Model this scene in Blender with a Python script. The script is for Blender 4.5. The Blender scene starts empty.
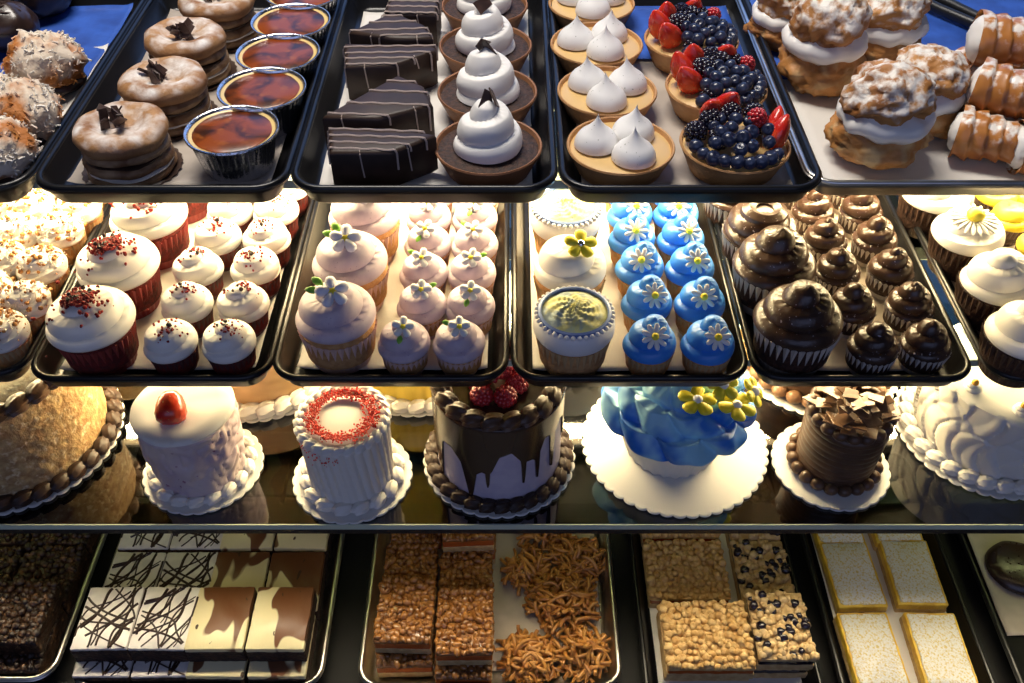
import bpy, math, random
from math import sin, cos, pi, sqrt, radians
from mathutils import Vector, Matrix, Euler, noise as NZ

random.seed(7)
SC = bpy.context.scene
COL = SC.collection
TAU = 2 * pi
# ------------------------------------------------------------------ camera
CAMZ, PITCH, FPX = 1.55, radians(43.6), 950.0
FW = Vector((0, cos(PITCH), -sin(PITCH)))
UP = Vector((0, sin(PITCH), cos(PITCH)))
cam_d = bpy.data.cameras.new('camera'); cam = bpy.data.objects.new('camera', cam_d); COL.objects.link(cam)
cam.location = (0, 0, CAMZ); cam.rotation_euler = (pi / 2 - PITCH, 0, 0)
cam_d.sensor_width = 36; cam_d.lens = FPX / 1024 * 36; cam_d.clip_start = .02
SC.camera = cam

def at(px, py, z):
    """where the sight line of a pixel meets the level z"""
    d = FW + Vector((1, 0, 0)) * ((px - 512) / FPX) + UP * ((341.5 - py) / FPX)
    t = (z - CAMZ) / d.z
    return (d.x * t, d.y * t, z)

# ------------------------------------------------------------------ materials
def M(name, c1, c2=None, ns=30, lo=.42, hi=.58, det=3, rough=.5, bump=0, bs=250, metal=0, coat=0, spec=.5,
      powder=None, pscale=120, plo=.35, phi=.6, c3=None, n3=90, lo3=.6, hi3=.66, dist=0, stretch=(1, 1, 1), upmin=.15, upmax=.75, sss=0, shift=0, grad=0):
    m = bpy.data.materials.new(name); m.use_nodes = True
    nt = m.node_tree; N = nt.nodes; L = nt.links
    b = N['Principled BSDF']
    b.inputs['Roughness'].default_value = rough; b.inputs['Metallic'].default_value = metal
    b.inputs['Coat Weight'].default_value = coat; b.inputs['Specular IOR Level'].default_value = spec
    b.inputs['Coat Roughness'].default_value = .12
    if sss:
        b.inputs['Subsurface Weight'].default_value = sss; b.inputs['Subsurface Scale'].default_value = .006
        b.inputs['Subsurface Radius'].default_value = (1, .8, .6)
    tc = N.new('ShaderNodeTexCoord'); mp = N.new('ShaderNodeMapping'); mp.inputs['Scale'].default_value = stretch
    L.new(tc.outputs['Object'], mp.inputs['Vector'])
    if shift:
        oi = N.new('ShaderNodeObjectInfo'); vm = N.new('ShaderNodeVectorMath'); vm.operation = 'SCALE'; vm.inputs['Scale'].default_value = shift
        L.new(oi.outputs['Location'], vm.inputs[0]); L.new(vm.outputs[0], mp.inputs['Location'])
    def noise(scale, detail, d=0):
        t = N.new('ShaderNodeTexNoise'); t.inputs['Scale'].default_value = scale; t.inputs['Detail'].default_value = detail
        t.inputs['Distortion'].default_value = d; L.new(mp.outputs[0], t.inputs['Vector']); return t
    def ramp(src, lo, hi):
        r = N.new('ShaderNodeMapRange'); r.inputs['From Min'].default_value = lo; r.inputs['From Max'].default_value = hi
        L.new(src, r.inputs['Value']); return r.outputs[0]
    def mix(f, a, bcol):
        x = N.new('ShaderNodeMix'); x.data_type = 'RGBA'
        L.new(f, x.inputs[0])
        if isinstance(a, tuple): x.inputs[6].default_value = a + (1,)
        else: L.new(a, x.inputs[6])
        x.inputs[7].default_value = bcol + (1,)
        return x.outputs[2]
    cur = c1
    if c2:
        f0 = noise(ns, det, dist).outputs['Fac']
        if grad:
            sy = N.new('ShaderNodeSeparateXYZ'); L.new(tc.outputs['Object'], sy.inputs[0])
            ma = N.new('ShaderNodeMath'); ma.operation = 'MULTIPLY_ADD'; ma.inputs[1].default_value = grad
            L.new(sy.outputs['Y'], ma.inputs[0]); L.new(f0, ma.inputs[2]); f0 = ma.outputs[0]
        cur = mix(ramp(f0, lo, hi), cur, c2)
    if c3: cur = mix(ramp(noise(n3, 2).outputs['Fac'], lo3, hi3), cur, c3)
    if powder:
        f = ramp(noise(pscale, 4).outputs['Fac'], plo, phi)
        sx = N.new('ShaderNodeSeparateXYZ'); L.new(tc.outputs['Normal'], sx.inputs[0])
        g = ramp(sx.outputs['Z'], upmin, upmax)
        mu = N.new('ShaderNodeMath'); mu.operation = 'MULTIPLY'; L.new(f, mu.inputs[0]); L.new(g, mu.inputs[1])
        cur = mix(mu.outputs[0], cur, powder)
    if isinstance(cur, tuple): b.inputs['Base Color'].default_value = cur + (1,)
    else: L.new(cur, b.inputs['Base Color'])
    if bump:
        bp = N.new('ShaderNodeBump'); bp.inputs['Strength'].default_value = bump; bp.inputs['Distance'].default_value = .002
        L.new(noise(bs, 3).outputs['Fac'], bp.inputs['Height']); L.new(bp.outputs[0], b.inputs['Normal'])
    return m

def glass_mat(name, tint, refl=.12):
    m = bpy.data.materials.new(name); m.use_nodes = True
    nt = m.node_tree; N = nt.nodes; L = nt.links; N.clear()
    o = N.new('ShaderNodeOutputMaterial'); t = N.new('ShaderNodeBsdfTransparent'); g = N.new('ShaderNodeBsdfGlossy')
    t.inputs[0].default_value = tint + (1,); g.inputs['Roughness'].default_value = .04
    x = N.new('ShaderNodeMixShader'); fr = N.new('ShaderNodeFresnel'); fr.inputs[0].default_value = 1.5
    a = N.new('ShaderNodeMath'); a.operation = 'ADD'; a.inputs[1].default_value = refl; L.new(fr.outputs[0], a.inputs[0])
    ge = N.new('ShaderNodeNewGeometry'); bk = N.new('ShaderNodeMath'); bk.operation = 'SUBTRACT'; bk.inputs[0].default_value = 1; L.new(ge.outputs['Backfacing'], bk.inputs[1])
    fm = N.new('ShaderNodeMath'); fm.operation = 'MULTIPLY'; L.new(a.outputs[0], fm.inputs[0]); L.new(bk.outputs[0], fm.inputs[1])
    L.new(fm.outputs[0], x.inputs[0]); L.new(t.outputs[0], x.inputs[1]); L.new(g.outputs[0], x.inputs[2]); L.new(x.outputs[0], o.inputs[0])
    return m

def emis(name, c, s):
    m = bpy.data.materials.new(name); m.use_nodes = True
    b = m.node_tree.nodes['Principled BSDF']; b.inputs['Base Color'].default_value = c + (1,)
    b.inputs['Emission Color'].default_value = c + (1,); b.inputs['Emission Strength'].default_value = s
    return m

MT = {}
def mats():
    d = MT
    d['black_tray'] = M('black_tray', (.006, .006, .007), rough=.3, spec=.4)
    d['steel'] = M('aluminium_tray', (.62, .60, .56), (.42, .40, .36), 25, .35, .7, rough=.3, metal=1)
    d['dark_metal'] = M('dark_metal', (.03, .03, .032), rough=.4, metal=.6)
    d['liner'] = M('liner_paper', (.72, .68, .62), rough=.6, bump=.25, bs=60)
    d['liner_tan'] = M('tan_paper', (.50, .43, .36), (.40, .34, .28), 14, rough=.6, bump=.3, bs=50)
    d['liner_blue_light'] = M('blue_light_sheet', (.025, .10, .46), (.015, .06, .30), 30, .35, .65, rough=.55, bump=.6, bs=45)  # blue back light on white paper, put into the sheet colour
    d['board'] = M('cake_board', (.74, .73, .69), rough=.5)
    d['foil'] = M('foil', (.72, .72, .74), rough=.25, metal=1, bump=.3, bs=300)
    d['caramel'] = M('burnt_custard', (.25, .050, .006), (.035, .009, .003), 34, .40, .62, rough=.3, coat=.1, spec=.4, c3=(.36, .10, .012), n3=60, lo3=.58, hi3=.75, dist=.6)
    d['custard_rim'] = M('custard_rim', (.75, .55, .22), rough=.35)
    d['choc'] = M('dark_chocolate', (.028, .014, .010), (.040, .020, .014), 60, rough=.32, coat=.15)
    d['glaze'] = M('chocolate_glaze', (.048, .023, .013), rough=.26, coat=.3)
    d['slice_glaze'] = M('slice_glaze', (.028, .014, .009), (.040, .020, .013), 40, rough=.48, spec=.4)
    d['choc_shave'] = M('chocolate_shaving', (.050, .026, .020), (.10, .055, .040), 90, .45, .7, rough=.4)
    d['choc_frost'] = M('chocolate_frosting', (.038, .019, .012), (.055, .028, .018), 60, rough=.30, bump=.2, bs=300, c3=(.45, .40, .42), n3=330, lo3=.69, hi3=.72)
    d['choc_cake_frost'] = M('cake_chocolate_frosting', (.085, .042, .022), (.115, .058, .030), 40, rough=.4, bump=.2, bs=150)
    d['choc_curl'] = M('milk_chocolate_curl', (.19, .095, .045), (.28, .15, .075), 70, rough=.4)
    d['drizzle'] = M('white_drizzle', (.50, .39, .33), rough=.4)
    d['pastry'] = M('pastry', (.44, .23, .09), (.24, .10, .035), 28, .35, .65, rough=.6, bump=.5, bs=180, powder=(.80, .76, .72), pscale=42, plo=.41, phi=.66, upmin=.25, upmax=.85)
    d['pastry_side'] = M('pastry_layer', (.40, .25, .13), (.16, .075, .03), 36, .4, .62, rough=.65, bump=.6, bs=200, dist=.5)
    d['puff'] = M('choux', (.52, .23, .06), (.30, .11, .025), 26, .38, .66, rough=.55, bump=.7, bs=160, c3=(.60, .40, .18), n3=50, lo3=.5, hi3=.7)
    d['puff_top'] = M('choux_sugared', (.56, .26, .07), (.30, .11, .025), 26, .38, .66, rough=.6, bump=.7, bs=160, powder=(.86, .81, .74), pscale=95, plo=.40, phi=.58, upmin=-.1, upmax=.5)
    d['horn'] = M('horn_pastry', (.52, .20, .04), (.28, .08, .015), 34, .38, .66, rough=.4, coat=.25, powder=(.86, .80, .72), pscale=80, plo=.48, phi=.60, upmin=.1, upmax=.8)
    d['cream'] = M('whipped_cream', (.88, .85, .80), rough=.45, sss=.0)
    d['meringue'] = M('meringue', (.88, .86, .83), rough=.35, c3=(.35, .36, .30), n3=330, lo3=.70, hi3=.73)
    d['crust'] = M('tart_crust', (.55, .30, .12), (.40, .19, .065), 30, .35, .7, rough=.6, bump=.35, bs=260)
    d['choc_crust'] = M('cocoa_tart_crust', (.30, .13, .055), (.22, .09, .035), 30, .35, .7, rough=.6, bump=.35, bs=260)
    d['crumb'] = M('chocolate_crumb', (.060, .024, .013), (.025, .010, .006), 220, .4, .6, rough=.7, bump=1, bs=300)
    d['curd'] = M('lemon_curd', (.70, .46, .18), rough=.35)
    d['blueberry'] = M('blueberry', (.010, .014, .040), (.040, .055, .115), 60, .45, .75, rough=.3, coat=.2)
    d['blackberry'] = M('blackberry', (.010, .006, .014), rough=.18, coat=.4)
    d['strawberry'] = M('strawberry', (.62, .020, .012), (.74, .07, .02), 40, rough=.25, coat=.4, c3=(.75, .42, .12), n3=260, lo3=.72, hi3=.74, bump=.4, bs=200)
    d['raspberry'] = M('raspberry', (.48, .02, .025), rough=.3, coat=.2)
    d['coco'] = M('coconut', (.72, .60, .46), (.46, .16, .03), 30, .44, .58, rough=.7, bump=.8, bs=200)
    d['coco_w'] = M('coconut_shred', (.82, .76, .66), (.55, .22, .05), 30, .46, .58, rough=.6)
    d['white_frost'] = M('cream_cheese_frosting', (.86, .83, .77), rough=.4)
    d['red_crumb'] = M('red_velvet_crumb', (.34, .018, .012), (.18, .01, .008), 200, rough=.8)
    d['dark_crumb'] = M('dark_crumb', (.03, .012, .01), rough=.5)
    d['redcake'] = M('red_velvet_cake', (.16, .012, .008), (.09, .01, .008), 160, rough=.8, bump=.6, bs=250)
    d['red_cup'] = M('red_paper_cup', (.26, .035, .03), rough=.6)
    d['redmini_cup'] = M('dark_paper_cup', (.075, .022, .022), rough=.6)
    d['van_cake'] = M('vanilla_cake', (.55, .30, .12), (.45, .22, .08), 160, rough=.8, bump=.6, bs=250)
    d['lav'] = M('lavender_frosting', (.60, .50, .56), (.52, .42, .51), 120, .4, .7, rough=.5, c3=(.34, .22, .34), n3=420, lo3=.70, hi3=.74)
    d['pink_cup'] = M('pink_paper_cup', (.70, .47, .40), rough=.6)
    d['petal_w'] = M('white_petal', (.86, .86, .84), rough=.4)
    d['lilacw'] = M('pale_petal', (.80, .80, .88), rough=.4)
    d['yellow'] = M('yellow_icing', (.95, .80, .04), rough=.4)
    d['green'] = M('green_icing', (.22, .52, .06), rough=.4)
    d['silver'] = M('silver_pearl', (.8, .8, .8), rough=.15, metal=1)
    d['blue_frost'] = M('blue_frosting', (.04, .24, .76), (.08, .33, .82), 30, .4, .7, rough=.4)
    d['blue_deep'] = M('deep_blue_frosting', (.030, .20, .70), (.36, .70, .88), 16, .42, .56, rough=.45, bump=.2, bs=60)
    d['tan_cup'] = M('tan_paper_cup', (.50, .33, .16), rough=.6)
    d['fondant'] = M('white_fondant', (.80, .79, .78), rough=.45)
    d['medal'] = M('embossed_medallion', (.62, .60, .26), (.34, .42, .42), 55, .45, .62, rough=.6, bump=.3, bs=140, dist=1, spec=.2)
    d['medal_rim'] = M('medallion_rim', (.16, .24, .50), rough=.4)
    d['white_cup'] = M('white_paper_cup', (.80, .78, .72), rough=.55)
    d['brown_cup'] = M('dark_brown_cup', (.060, .032, .022), rough=.5)
    d['greywhite_cup'] = M('parchment_cup', (.52, .47, .42), rough=.55)
    d['yellow_frost'] = M('yellow_frosting', (.90, .74, .06), rough=.4)
    d['nuts'] = M('chopped_nut', (.44, .20, .05), (.28, .11, .025), 120, rough=.6)
    d['carrot'] = M('nut_pressed_frosting', (.58, .40, .18), (.36, .20, .08), 95, .38, .66, rough=.7, bump=1, bs=170, c3=(.74, .60, .36), n3=120, lo3=.56, hi3=.68)
    d['carrot_top'] = M('cream_nut_top', (.80, .72, .52), (.66, .52, .30), 150, .45, .7, rough=.6, bump=.5, bs=200)
    d['pinkcake'] = M('berry_buttercream', (.58, .46, .52), (.70, .58, .56), 22, .4, .62, rough=.5, c3=(.36, .16, .24), n3=120, lo3=.70, hi3=.74)
    d['whitecake'] = M('white_buttercream', (.84, .81, .74), rough=.45)
    d['red_sugar'] = M('red_sugar', (.82, .055, .015), (.62, .02, .01), 300, rough=.5)
    d['lilac_cake'] = M('lilac_buttercream', (.62, .55, .64), (.56, .49, .60), 60, rough=.5)
    d['lemon_cake'] = M('lemon_buttercream', (.88, .66, .10), rough=.5)
    d['tan_cake'] = M('caramel_buttercream', (.66, .44, .22), (.58, .37, .17), 20, rough=.5)
    d['orange'] = M('orange_icing', (.85, .42, .05), rough=.4)
    d['brownie'] = M('brownie', (.050, .022, .012), (.022, .010, .006), 130, rough=.7, bump=1, bs=220)
    d['brownie_nut'] = M('nut_brownie', (.055, .024, .011), (.016, .007, .004), 90, .4, .6, rough=.45, bump=1, bs=200, c3=(.20, .10, .045), n3=110, lo3=.58, hi3=.7)
    d['marble'] = M('cream_icing', (.80, .76, .70), (.70, .65, .62), 50, rough=.35)
    d['swirl'] = M('cheesecake_swirl', (.78, .68, .40), (.15, .055, .020), 26, .505, .535, det=.6, rough=.4, dist=.5, grad=3.2, bump=.25, bs=120, c3=(.06, .03, .015), n3=70, lo3=.69, hi3=.71, stretch=(1.3, .62, .8), shift=9)
    d['pecan'] = M('glazed_pecan', (.34, .14, .032), (.17, .06, .014), 70, .4, .62, rough=.25, coat=.4, c3=(.36, .17, .05), n3=150, lo3=.58, hi3=.7)
    d['shortbread'] = M('shortbread', (.58, .40, .18), (.48, .30, .12), 90, rough=.8, bump=.6, bs=250)
    d['noodle'] = M('butterscotch_noodle', (.58, .27, .06), (.38, .14, .025), 60, .4, .65, rough=.3, coat=.3)
    d['crumble'] = M('oat_crumble', (.66, .45, .19), (.48, .27, .08), 110, .38, .62, rough=.6, bump=.5, bs=300)
    d['berry_crumble'] = M('berry_oat_crumble', (.66, .48, .24), (.50, .32, .13), 110, .38, .62, rough=.6, bump=.5, bs=300)
    d['jam'] = M('fruit_filling', (.45, .10, .02), rough=.25, coat=.4)
    d['lemon'] = M('lemon_filling', (.86, .58, .06), (.74, .44, .04), 60, rough=.4, bump=.5, bs=200)
    d['sugar'] = M('powdered_sugar', (.82, .80, .76), (.70, .54, .18), 420, .48, .66, rough=.8, bump=.5, bs=300)
    d['glass'] = glass_mat('shelf_glass', (.80, .88, .83), .03)
    d['shade_tint_glass'] = glass_mat('shade_tint_glass', (.27, .31, .27), .12)  # tint darkened past real glass, so the deck below falls into shade
    d['glass_edge'] = M('glass_edge', (.55, .65, .52), rough=.2, spec=.8)
    d['lampglow'] = emis('lamp_diffuser', (1, .80, .45), 1.5)
    d['case'] = M('case_interior', (.010, .0095, .009), (.006, .006, .006), 12, rough=.5, spec=.15)
    d['floor'] = M('floor_tile', (.12, .11, .10), (.09, .085, .08), 5, rough=.5)
mats()

# ------------------------------------------------------------------ mesh builder
class G:
    def __init__(s): s.v = []; s.f = []
    def grid(s, fn, nu, nv, cu=False, cv=False):
        """fn(a, b) with a, b in 0..1; cu / cv close the strip"""
        o = len(s.v); mu = nu if cu else nu + 1; mv = nv if cv else nv + 1
        for j in range(mv):
            for i in range(mu): s.v.append(tuple(fn(i / nu, j / nv)))
        for j in range(nv):
            for i in range(nu):
                a = o + j * mu + i; b = o + j * mu + (i + 1) % mu
                c = o + ((j + 1) % mv) * mu + (i + 1) % mu; d = o + ((j + 1) % mv) * mu + i
                s.f.append((a, b, c, d))
        return s
    def lathe(s, prof, n=40, mod=None, c=(0, 0, 0)):
        k = len(prof) - 1
        def fn(a, b):
            r, z = prof[round(b * k)]; t = a * TAU
            if mod: r, z = mod(t, round(b * k), r, z)
            return (c[0] + r * cos(t), c[1] + r * sin(t), c[2] + z)
        return s.grid(fn, n, k, cu=True)
    def ball(s, c, r, n=12, m=8, sq=(1, 1, 1), rot=None, fn=None):
        def f(a, b):
            t = a * TAU; p = pi * (b - .5)
            q = Vector((cos(p) * cos(t), cos(p) * sin(t), sin(p)))
            k = fn(q) if fn else 1
            q = Vector((q.x * sq[0], q.y * sq[1], q.z * sq[2])) * r * k
            if rot: q = rot @ q
            return (c[0] + q.x, c[1] + q.y, c[2] + q.z)
        return s.grid(f, n, m, cu=True)
    def tube(s, pts, r, n=6, closed=False, taper=None):
        P = [Vector(p) for p in pts]; k = len(P); rings = []
        for i in range(k):
            if closed: t = P[(i + 1) % k] - P[i - 1]
            else: t = P[min(i + 1, k - 1)] - P[max(i - 1, 0)]
            t = t.normalized() if t.length > 1e-9 else Vector((0, 0, 1))
            u = t.cross(Vector((0, 0, 1)) if abs(t.z) < .9 else Vector((1, 0, 0))).normalized(); w = t.cross(u)
            rr = r * (taper(i / (k - 1)) if taper else 1)
            rings.append([P[i] + (u * cos(a * TAU / n) + w * sin(a * TAU / n)) * rr for a in range(n)])
        o = len(s.v)
        for g in rings: s.v += [tuple(q) for q in g]
        for j in range(k if closed else k - 1):
            for i in range(n):
                s.f.append((o + j * n + i, o + j * n + (i + 1) % n, o + ((j + 1) % k) * n + (i + 1) % n, o + ((j + 1) % k) * n + i))
        if not closed:
            s.f.append(tuple(o + i for i in range(n))[::-1]); s.f.append(tuple(o + (k - 1) * n + i for i in range(n)))
        return s
    def prism(s, poly, z0, z1, bev=.002):
        """upright prism over a ccw polygon, with a bevelled top and bottom edge"""
        n = len(poly); cx = sum(p[0] for p in poly) / n; cy = sum(p[1] for p in poly) / n
        def ins(d):
            q = []
            for x, y in poly:
                l = math.hypot(x - cx, y - cy); k = max(0, 1 - d * 1.5 / l); q.append((cx + (x - cx) * k, cy + (y - cy) * k))
            return q
        lv = [(z0, bev), (z0 + bev, 0), (z1 - bev, 0), (z1 - bev * .3, bev * .3), (z1, bev)]
        o = len(s.v)
        for z, d in lv: s.v += [(x, y, z) for x, y in ins(d)]
        for j in range(len(lv) - 1):
            for i in range(n): s.f.append((o + j * n + i, o + j * n + (i + 1) % n, o + (j + 1) * n + (i + 1) % n, o + (j + 1) * n + i))
        s.f.append(tuple(o + i for i in range(n))[::-1]); s.f.append(tuple(o + (len(lv) - 1) * n + i for i in range(n)))
        return s
    def box(s, x0, x1, y0, y1, z0, z1, bev=.001):
        return s.prism([(x0, y0), (x1, y0), (x1, y1), (x0, y1)], z0, z1, bev)
    def move(s, mat):
        s.v = [tuple(mat @ Vector(p)) for p in s.v]; return s
    def add(s, g, mat=None):
        o = len(s.v); s.v += [tuple(mat @ Vector(p)) if mat else p for p in g.v]
        s.f += [tuple(o + i for i in f) for f in g.f]; return s
    def mesh(s, name, mat, smooth=True, merge=True):
        me = bpy.data.meshes.new(name); me.from_pydata(s.v, [], s.f)
        import bmesh
        bm = bmesh.new(); bm.from_mesh(me)
        if merge: bmesh.ops.remove_doubles(bm, verts=bm.verts, dist=2e-6)
        bmesh.ops.recalc_face_normals(bm, faces=bm.faces)
        bm.to_mesh(me); bm.free()
        if smooth:
            me.polygons.foreach_set('use_smooth', [True] * len(me.polygons))
            if smooth != 'all': me.set_sharp_from_angle(angle=radians(50))
        me.materials.append(MT[mat])
        return me
    STUFF = ('red_crumbs', 'dark_crumbs', 'coconut_shreds', 'nut_pieces', 'red_sugar_ring', 'red_sugar_spill', 'chocolate_chips')
    def obj(s, name, mat, parent=None, smooth=True, loc=None, label=None):
        o = bpy.data.objects.new(name, s.mesh(name, mat, smooth)); COL.objects.link(o)
        if name in s.STUFF: o['kind'] = 'stuff'
        if parent: o.parent = parent
        if loc: o.location = loc
        if label: o['label'] = label
        return o

def tag(o, label=None, cat=None, group=None, kind=None):
    for k, v in (('label', label), ('category', cat), ('group', group), ('kind', kind)):
        if v: o[k] = v
    return o
def thing(name, label=None, cat=None, loc=(0, 0, 0), rz=0, group=None):
    o = bpy.data.objects.new(name, None); COL.objects.link(o); o.empty_display_size = .02
    o.location = loc; o.rotation_euler = (0, 0, rz)
    return tag(o, label, cat, group)
KIDS = {}
def kids(o): return [c for c in bpy.data.objects if c.parent == o]
def dup(o, parent=None):
    c = o.copy(); COL.objects.link(c)
    if parent: c.parent = parent
    for ch in kids(o): dup(ch, c)
    return c
class Proto:
    """hands out the first-built thing once, then copies of it"""
    def __init__(s, make, *a): s.make = make; s.a = a; s.root = None
    def put(s, loc, rz, label, cat, group=None, tilt=(0, 0), sc=1):
        if s.root is None: s.root = o = s.make(*s.a)
        else: o = dup(s.root)
        o.location = loc; o.rotation_euler = (tilt[0], tilt[1], rz); o.scale = (sc, sc, sc)
        return tag(o, label, cat, group)

ORD = ['frontmost', 'second from the front', 'third from the front', 'fourth from the front', 'fifth from the front', 'sixth from the front', 'rearmost']
def nz(p, s, seed=0): return NZ.noise(Vector(p) * s + Vector((seed * 7.3, seed * 3.1, seed * 5.7)))
def xf(loc=(0, 0, 0), rx=0, ry=0, rz=0, sc=1):
    return Matrix.Translation(loc) @ Euler((rx, ry, rz)).to_matrix().to_4x4() @ Matrix.Scale(sc, 4)

# ------------------------------------------------------------------ setting
Z1, Z2, Z3, Z4 = 1.054, .856, .65, .40       # tops of the four shelves
def struct(name, g, mat, smooth=False): return tag(g.obj(name, mat, smooth=smooth), kind='structure')
struct('floor', G().box(-3, 3, -1.5, 3, -.05, 0), 'floor')
struct('wall_back', G().box(-3, 3, 2.6, 2.65, 0, 2.9), 'case')
base = struct('trim_1', G().box(-1.1, 1.1, .50, 1.32, 0, Z4, .002), 'case'); base.name = 'trim_1'
struct('wall_left', G().box(-1.11, -1.1, .52, 1.32, Z4, 1.5, .001), 'case')
struct('wall_right', G().box(1.1, 1.11, .52, 1.32, Z4, 1.5, .001), 'case')
def shelf(z, y0, label, th=.008, gm='glass'):
    s = thing('glass_shelf', label, 'shelf', (0, 0, z - th))
    G().box(-1.1, 1.1, y0 + .0015, 1.25, 0, th, .0005).obj('glass_panel', gm, s, smooth=False)
    G().box(-1.1, 1.1, y0, y0 + .0015, -.0005, th, .0002).obj('polished_edge', 'glass_edge', s, smooth=False)
    return s
shelf(Z1, .735, 'top glass shelf carrying the pastry and tart trays')
shelf(Z2, .70, 'glass shelf beneath the cupcake trays')
shelf(Z3, .641, 'glass shelf holding the round cakes on paper boards', gm='shade_tint_glass')
def lamp(y, z, label, w, watts, col, tilt=0, spread=180):
    t = thing('shelf_lamp', label, 'lamp', (0, y, z))
    G().box(-1.09, 1.09, -w / 2, w / 2, .004, .022, .002).obj('housing', 'dark_metal', t, smooth=False)
    G().box(-1.08, 1.08, -w / 2 + .004, w / 2 - .004, .0, .0045, .001).obj('diffuser', 'lampglow', t, smooth=False)
    L = bpy.data.lights.new('tube_light', 'AREA'); L.shape = 'RECTANGLE'; L.size = 2.1; L.size_y = w * .8
    L.energy = watts; L.color = col; L.spread = radians(spread)
    o = bpy.data.objects.new('tube_light', L); COL.objects.link(o); o.parent = t; o.location = (0, 0, -.002); o.rotation_euler = (tilt, 0, 0)
    return t
WARM = (1, .78, .42)
lamp(.935, Z1 - .034, 'warm tube lamp under the top glass shelf', .04, 33, WARM, radians(-16))
lamp(.925, Z2 - .034, 'warm tube lamp under the cupcake shelf', .04, 46, WARM, radians(-20))
lamp(.664, Z3 - .032, 'slim lamp rail under the front of the cake shelf', .03, 4.2, (1, .86, .60), radians(-48), 115)

# room light
def area(name, loc, rot, sx, sy, e, col):
    L = bpy.data.lights.new(name, 'AREA'); L.shape = 'RECTANGLE'; L.size = sx; L.size_y = sy; L.energy = e; L.color = col
    o = bpy.data.objects.new(name, L); COL.objects.link(o); o.location = loc; o.rotation_euler = rot; return o
area('ceiling_light', (-.3, 1.25, 2.75), (radians(-8), 0, 0), 1.0, .4, 41, (1, .93, .84))
area('window_light', (.4, 2.4, 1.9), (radians(-65), 0, 0), 2.4, .9, 9, (.25, .45, 1))
area('shop_window', (0, -2.2, 2.3), (radians(62), 0, 0), 3.5, 2, 19, (.47, .56, 1))
W = bpy.data.worlds.new('world'); SC.world = W; W.use_nodes = True
W.node_tree.nodes['Background'].inputs[0].default_value = (.30, .42, .75, 1)
W.node_tree.nodes['Background'].inputs[1].default_value = .05

# ------------------------------------------------------------------ trays
def rrect(w, l, r, n=7):
    P = []
    for cx, cy, a0 in ((w / 2 - r, l / 2 - r, 0), (-w / 2 + r, l / 2 - r, 90), (-w / 2 + r, -l / 2 + r, 180), (w / 2 - r, -l / 2 + r, 270)):
        for i in range(n + 1):
            a = radians(a0 + 90 * i / n); P.append((cx + r * cos(a), cy + r * sin(a)))
    return P
def tray(name, label, x0, x1, yf, z, mat, l=.42, h=.024, rim=.006, rc=.03, rz=0, group=None, bottom=.010):
    w = x1 - x0
    t = thing(name, label, 'tray', ((x0 + x1) / 2, yf + l / 2, z), rz, group)
    g = G()
    lv = [(-.02, .0), (bottom + .004, .0), (bottom, .003), (.003, h - .004), (.0, h - .005), (-.001, h - .002), (.001, h), (rim - .001, h), (rim + .001, h - .003), (bottom + .004, .005), (bottom + .008, .0025)]
    lv = [(bottom + .01, 0), (bottom + .002, .001)] + lv[2:]
    loops = [(rrect(w - 2 * i, l - 2 * i, max(.004, rc - i)), zz) for i, zz in lv]
    n = len(loops[0][0]); o = len(g.v)
    for P, zz in loops: g.v += [(x, y, zz) for x, y in P]
    for j in range(len(loops) - 1):
        for i in range(n): g.f.append((o + j * n + i, o + j * n + (i + 1) % n, o + (j + 1) * n + (i + 1) % n, o + (j + 1) * n + i))
    g.f.append(tuple(range(n))[::-1]); k = (len(loops) - 1) * n; g.f.append(tuple(k + i for i in range(n)))
    g.obj('pan', mat, t)
    R = G(); R.tube([(x, y, h - .0015) for x, y in rrect(w - rim, l - rim, rc - rim / 2)], rim * .55, 8, True).obj('rolled_rim', mat, t)
    return t
def liner(label, x0, x1, y0, y1, z, mat, rz=0, curl=.004, seed=1, group=None):
    cx, cy = (x0 + x1) / 2, (y0 + y1) / 2
    def fn(a, b):
        x = (a - .5) * (x1 - x0); y = (b - .5) * (y1 - y0)
        e = max(0, abs(a - .5) * 2 - .9) * 10 + max(0, abs(b - .5) * 2 - .93) * 12
        return (x, y, .0006 + .0012 * abs(nz((x, y, 0), 22, seed)) + curl * e * (.5 + nz((x, y, 0), 12, seed + 3)))
    g = G().grid(fn, 26, 36); n = len(g.v)
    o = g.obj('liner_paper', mat, None, 'all', (cx, cy, z)); o.rotation_euler = (0, 0, rz)
    o.modifiers.new('thickness', 'SOLIDIFY').thickness = .0003
    return tag(o, label, 'liner paper', group)
FL1, FL2 = Z1 + .0045, Z2 + .0045
def xr(px, py, z): return at(px, py, z)[0]
zr = Z1 + .022
Y1 = .687
T1S = [('black pastry tray of coconut macaroons', -220, 30), ('black pastry tray holding ring pastries and custard cups', 33, 288),
       ('black pastry tray of chocolate slices and chocolate tarts', 290, 557), ('black pastry tray of meringue and berry tarts', 560, 824)]
TR1 = []
for lab, a, b in T1S:
    xa, xb = xr(a, 180, zr), xr(b, 180, zr)
    TR1.append((xa, xb)); tray('serving_tray', lab, xa, xb, Y1, Z1, 'black_tray', group='black trays on the top shelf')
xa = xr(806, 172, zr); TR1.append((xa, xa + .40))
tray('sheet_pan', 'aluminium sheet pan of sugared cream puffs and horns', xa, xa + .40, Y1 + .012, Z1, 'steel', .44, .022, .005, .025)
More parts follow.
